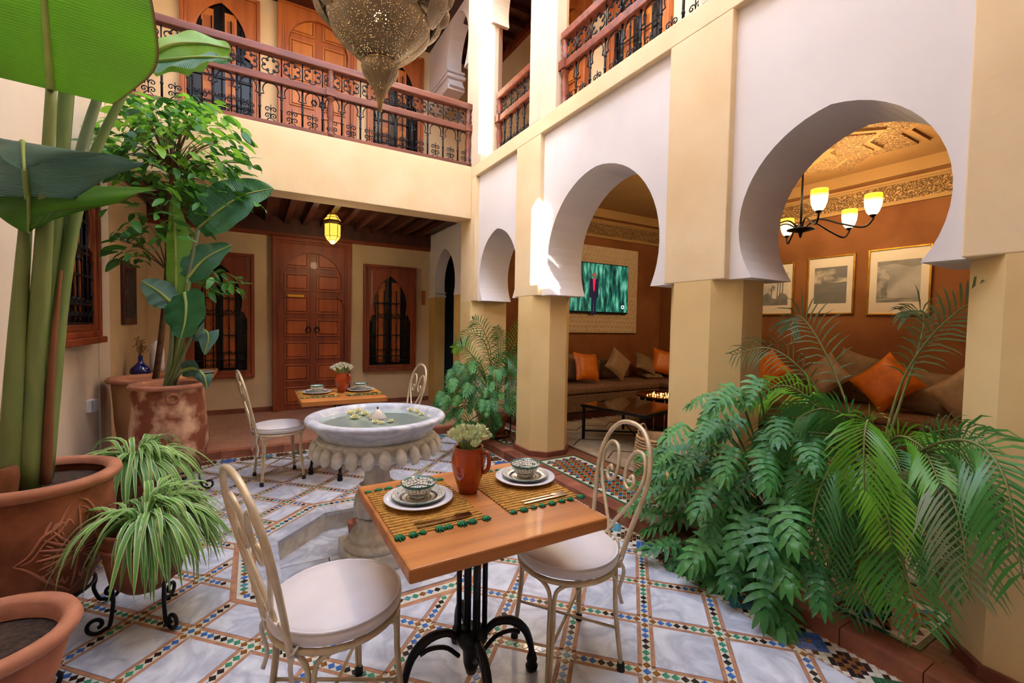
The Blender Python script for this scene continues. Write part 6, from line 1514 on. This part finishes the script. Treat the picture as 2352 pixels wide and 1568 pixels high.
for k, (x0, y0, x1, y1, x2, y2) in enumerate(((1940, 1010, 1870, 1030, 1820, 1150), (1980, 1040, 1950, 1100, 1930, 1230), (2020, 1040, 2060, 1060, 2090, 1180), (2040, 1020, 2110, 1020, 2160, 1110), (1950, 1000, 1840, 960, 1760, 1030), (1980, 1000, 1900, 940, 1830, 960), (2000, 1110, 2010, 1230, 2040, 1380), (2060, 1110, 2130, 1200, 2170, 1350), (2080, 1050, 2180, 1090, 2270, 1210), (1940, 1090, 1880, 1200, 1840, 1350), (1960, 1110, 1960, 1240, 1990, 1390))):
    f_(M['palm'] if k % 3 else M['palm_fresh'], .20, (x0, y0, 2.54), (x1, y1, 2.42-.02*(k % 3)), (x2, y2, 2.32-.02*(k % 4)), start=.35, pairs=30, w=.0055, droop=.45)
# mixed palm and philodendron by the far pillar
RP = Vector((2.50, 4.74, .40)); round_pot((2.50, 4.74), .12, .20, .24, M['terra_dark'], 'wide dark clay pot under the mixed foliage between the far pillars', stand=False)
t0 = round_pot((2.78, 4.62), .34, .13, .20, M['terra'], 'small terracotta pot on a tall iron stand behind the far pillar', 3, 1.0)
b = MB(); b.lathe([(0, 0), (.19, 0), (.23, .03), (.24, .035), (.2, .012), (0, .012)], 32); tag(b.build('pot_saucer', M['terra_dark'], None, (2.50, 4.74, ZG)), 'wide clay saucer on the zellige between the far pillars', 'saucer')
for o in bpy.data.objects:
    if o.name.startswith('terracotta_pot') and abs(o.location.x-2.50) < 1e-4 and abs(o.location.y-4.74) < 1e-4: o.location.z = ZG+.004
t = thing('potted_palm', 'feathery palm growing among the foliage between the far pillars', 'plant', (0, 0, 0)); QP = RP
def h_(mt, L_, *pts, **kw):
    global _fs; _fs += 1
    frond(t, [RP+Vector((.02*sin(_fs), .02*cos(_fs), 0))]+[PY(x, y, Y_) for x, y, Y_ in pts], L_, mt, _fs, **kw)
h_(M['palm'], .22, (1130, 880, 4.7), (1125, 800, 4.65), (1105, 750, 4.6), (1085, 735, 4.55), start=.35, pairs=22, w=.005, droop=.3)
h_(M['palm'], .20, (1130, 870, 4.7), (1115, 790, 4.55), (1080, 765, 4.45), (1050, 790, 4.4), start=.35, pairs=22, w=.005, droop=.5)
h_(M['palm_fresh'], .20, (1150, 880, 4.7), (1165, 830, 4.65), (1185, 780, 4.6), (1200, 735, 4.55), start=.35, pairs=22, w=.005, droop=.3)
h_(M['palm'], .20, (1150, 870, 4.65), (1180, 820, 4.5), (1205, 830, 4.4), (1212, 890, 4.35), start=.35, pairs=22, w=.005, droop=.4)
h_(M['palm'], .20, (1110, 880, 4.65), (1080, 850, 4.5), (1050, 870, 4.4), (1020, 930, 4.35), start=.35, pairs=24, w=.0056, droop=.4)
h_(M['palm'], .22, (1110, 890, 4.6), (1090, 880, 4.4), (1070, 920, 4.3), (1060, 985, 4.25), start=.35, pairs=24, w=.0056, droop=.35)
h_(M['palm'], .22, (1130, 890, 4.6), (1120, 880, 4.4), (1115, 930, 4.3), (1110, 990, 4.25), start=.35, pairs=24, w=.0056, droop=.35)
h_(M['palm_dull'], .18, (1150, 890, 4.6), (1170, 880, 4.4), (1180, 920, 4.3), (1185, 960, 4.25), start=.35, pairs=22, w=.0046, droop=.4)
h_(M['palm'], .20, (1100, 890, 4.7), (1060, 880, 4.6), (1030, 900, 4.5), (1000, 940, 4.45), start=.35, pairs=22, w=.0056, droop=.4)
for k, (x0, y0, x1, y1, x2, y2, yd) in enumerate(((1110, 860, 1070, 800, 1040, 800, 4.5), (1140, 850, 1150, 790, 1140, 750, 4.55), (1150, 860, 1185, 850, 1215, 900, 4.3), (1160, 850, 1195, 800, 1215, 830, 4.32), (1160, 900, 1195, 920, 1215, 960, 4.25), (1100, 870, 1060, 850, 1025, 880, 4.4), (1120, 880, 1100, 860, 1085, 930, 4.25), (1140, 880, 1140, 870, 1140, 950, 4.22), (1090, 890, 1040, 900, 1005, 945, 4.4), (1150, 880, 1170, 870, 1175, 950, 4.2), (1110, 850, 1090, 830, 1060, 860, 4.35), (1130, 850, 1160, 820, 1190, 850, 4.3))):
    h_(M['palm'] if k % 4 else M['palm_fresh'], .17, (x0, y0, 4.65), (x1, y1, (4.65+yd)/2), (x2, y2, yd), start=.3, pairs=30, w=.0055, droop=.4)
t = thing('philodendron', 'split-leaf philodendron filling the gap between the far pillars', 'plant', (0, 0, 0)); r = random.Random(44)
FP = [(1050, 830), (1040, 870), (1075, 860), (1030, 910), (1060, 905), (1095, 890), (1020, 935), (1050, 940), (1085, 930), (1120, 920), (1075, 970), (1105, 965), (1140, 950), (1060, 985), (1130, 985), (1150, 900), (1090, 830), (1125, 860), (1045, 845), (1160, 930), (1100, 990), (1035, 950)]
for k in range(48): a, f = r.uniform(0, 2*pi), sqrt(r.random()); FP.append((1105+98*f*cos(a), 905+80*f*sin(a)))
for k, (x, y) in enumerate(FP):
    p = PY(x, y, r.uniform(4.22, 4.55)); p.z = max(p.z, .16); out = p-RP; out.z = 0; out = out.normalized() if out.length > .05 else Vector((-1, 0, 0))
    face = toC(p)*.55+Vector((0, 0, .85))+out*.3+Vector((r.uniform(-.35, .35), r.uniform(-.35, .35), 0)); tip = out*.8+Vector((r.uniform(-.3, .3), r.uniform(-.3, .3), -.6))
    phil_leaf(t, p, r.uniform(.10, .15), face, tip, RP+Vector((r.uniform(-.04, .04), r.uniform(-.04, .04), -.06)), k, k < 26)
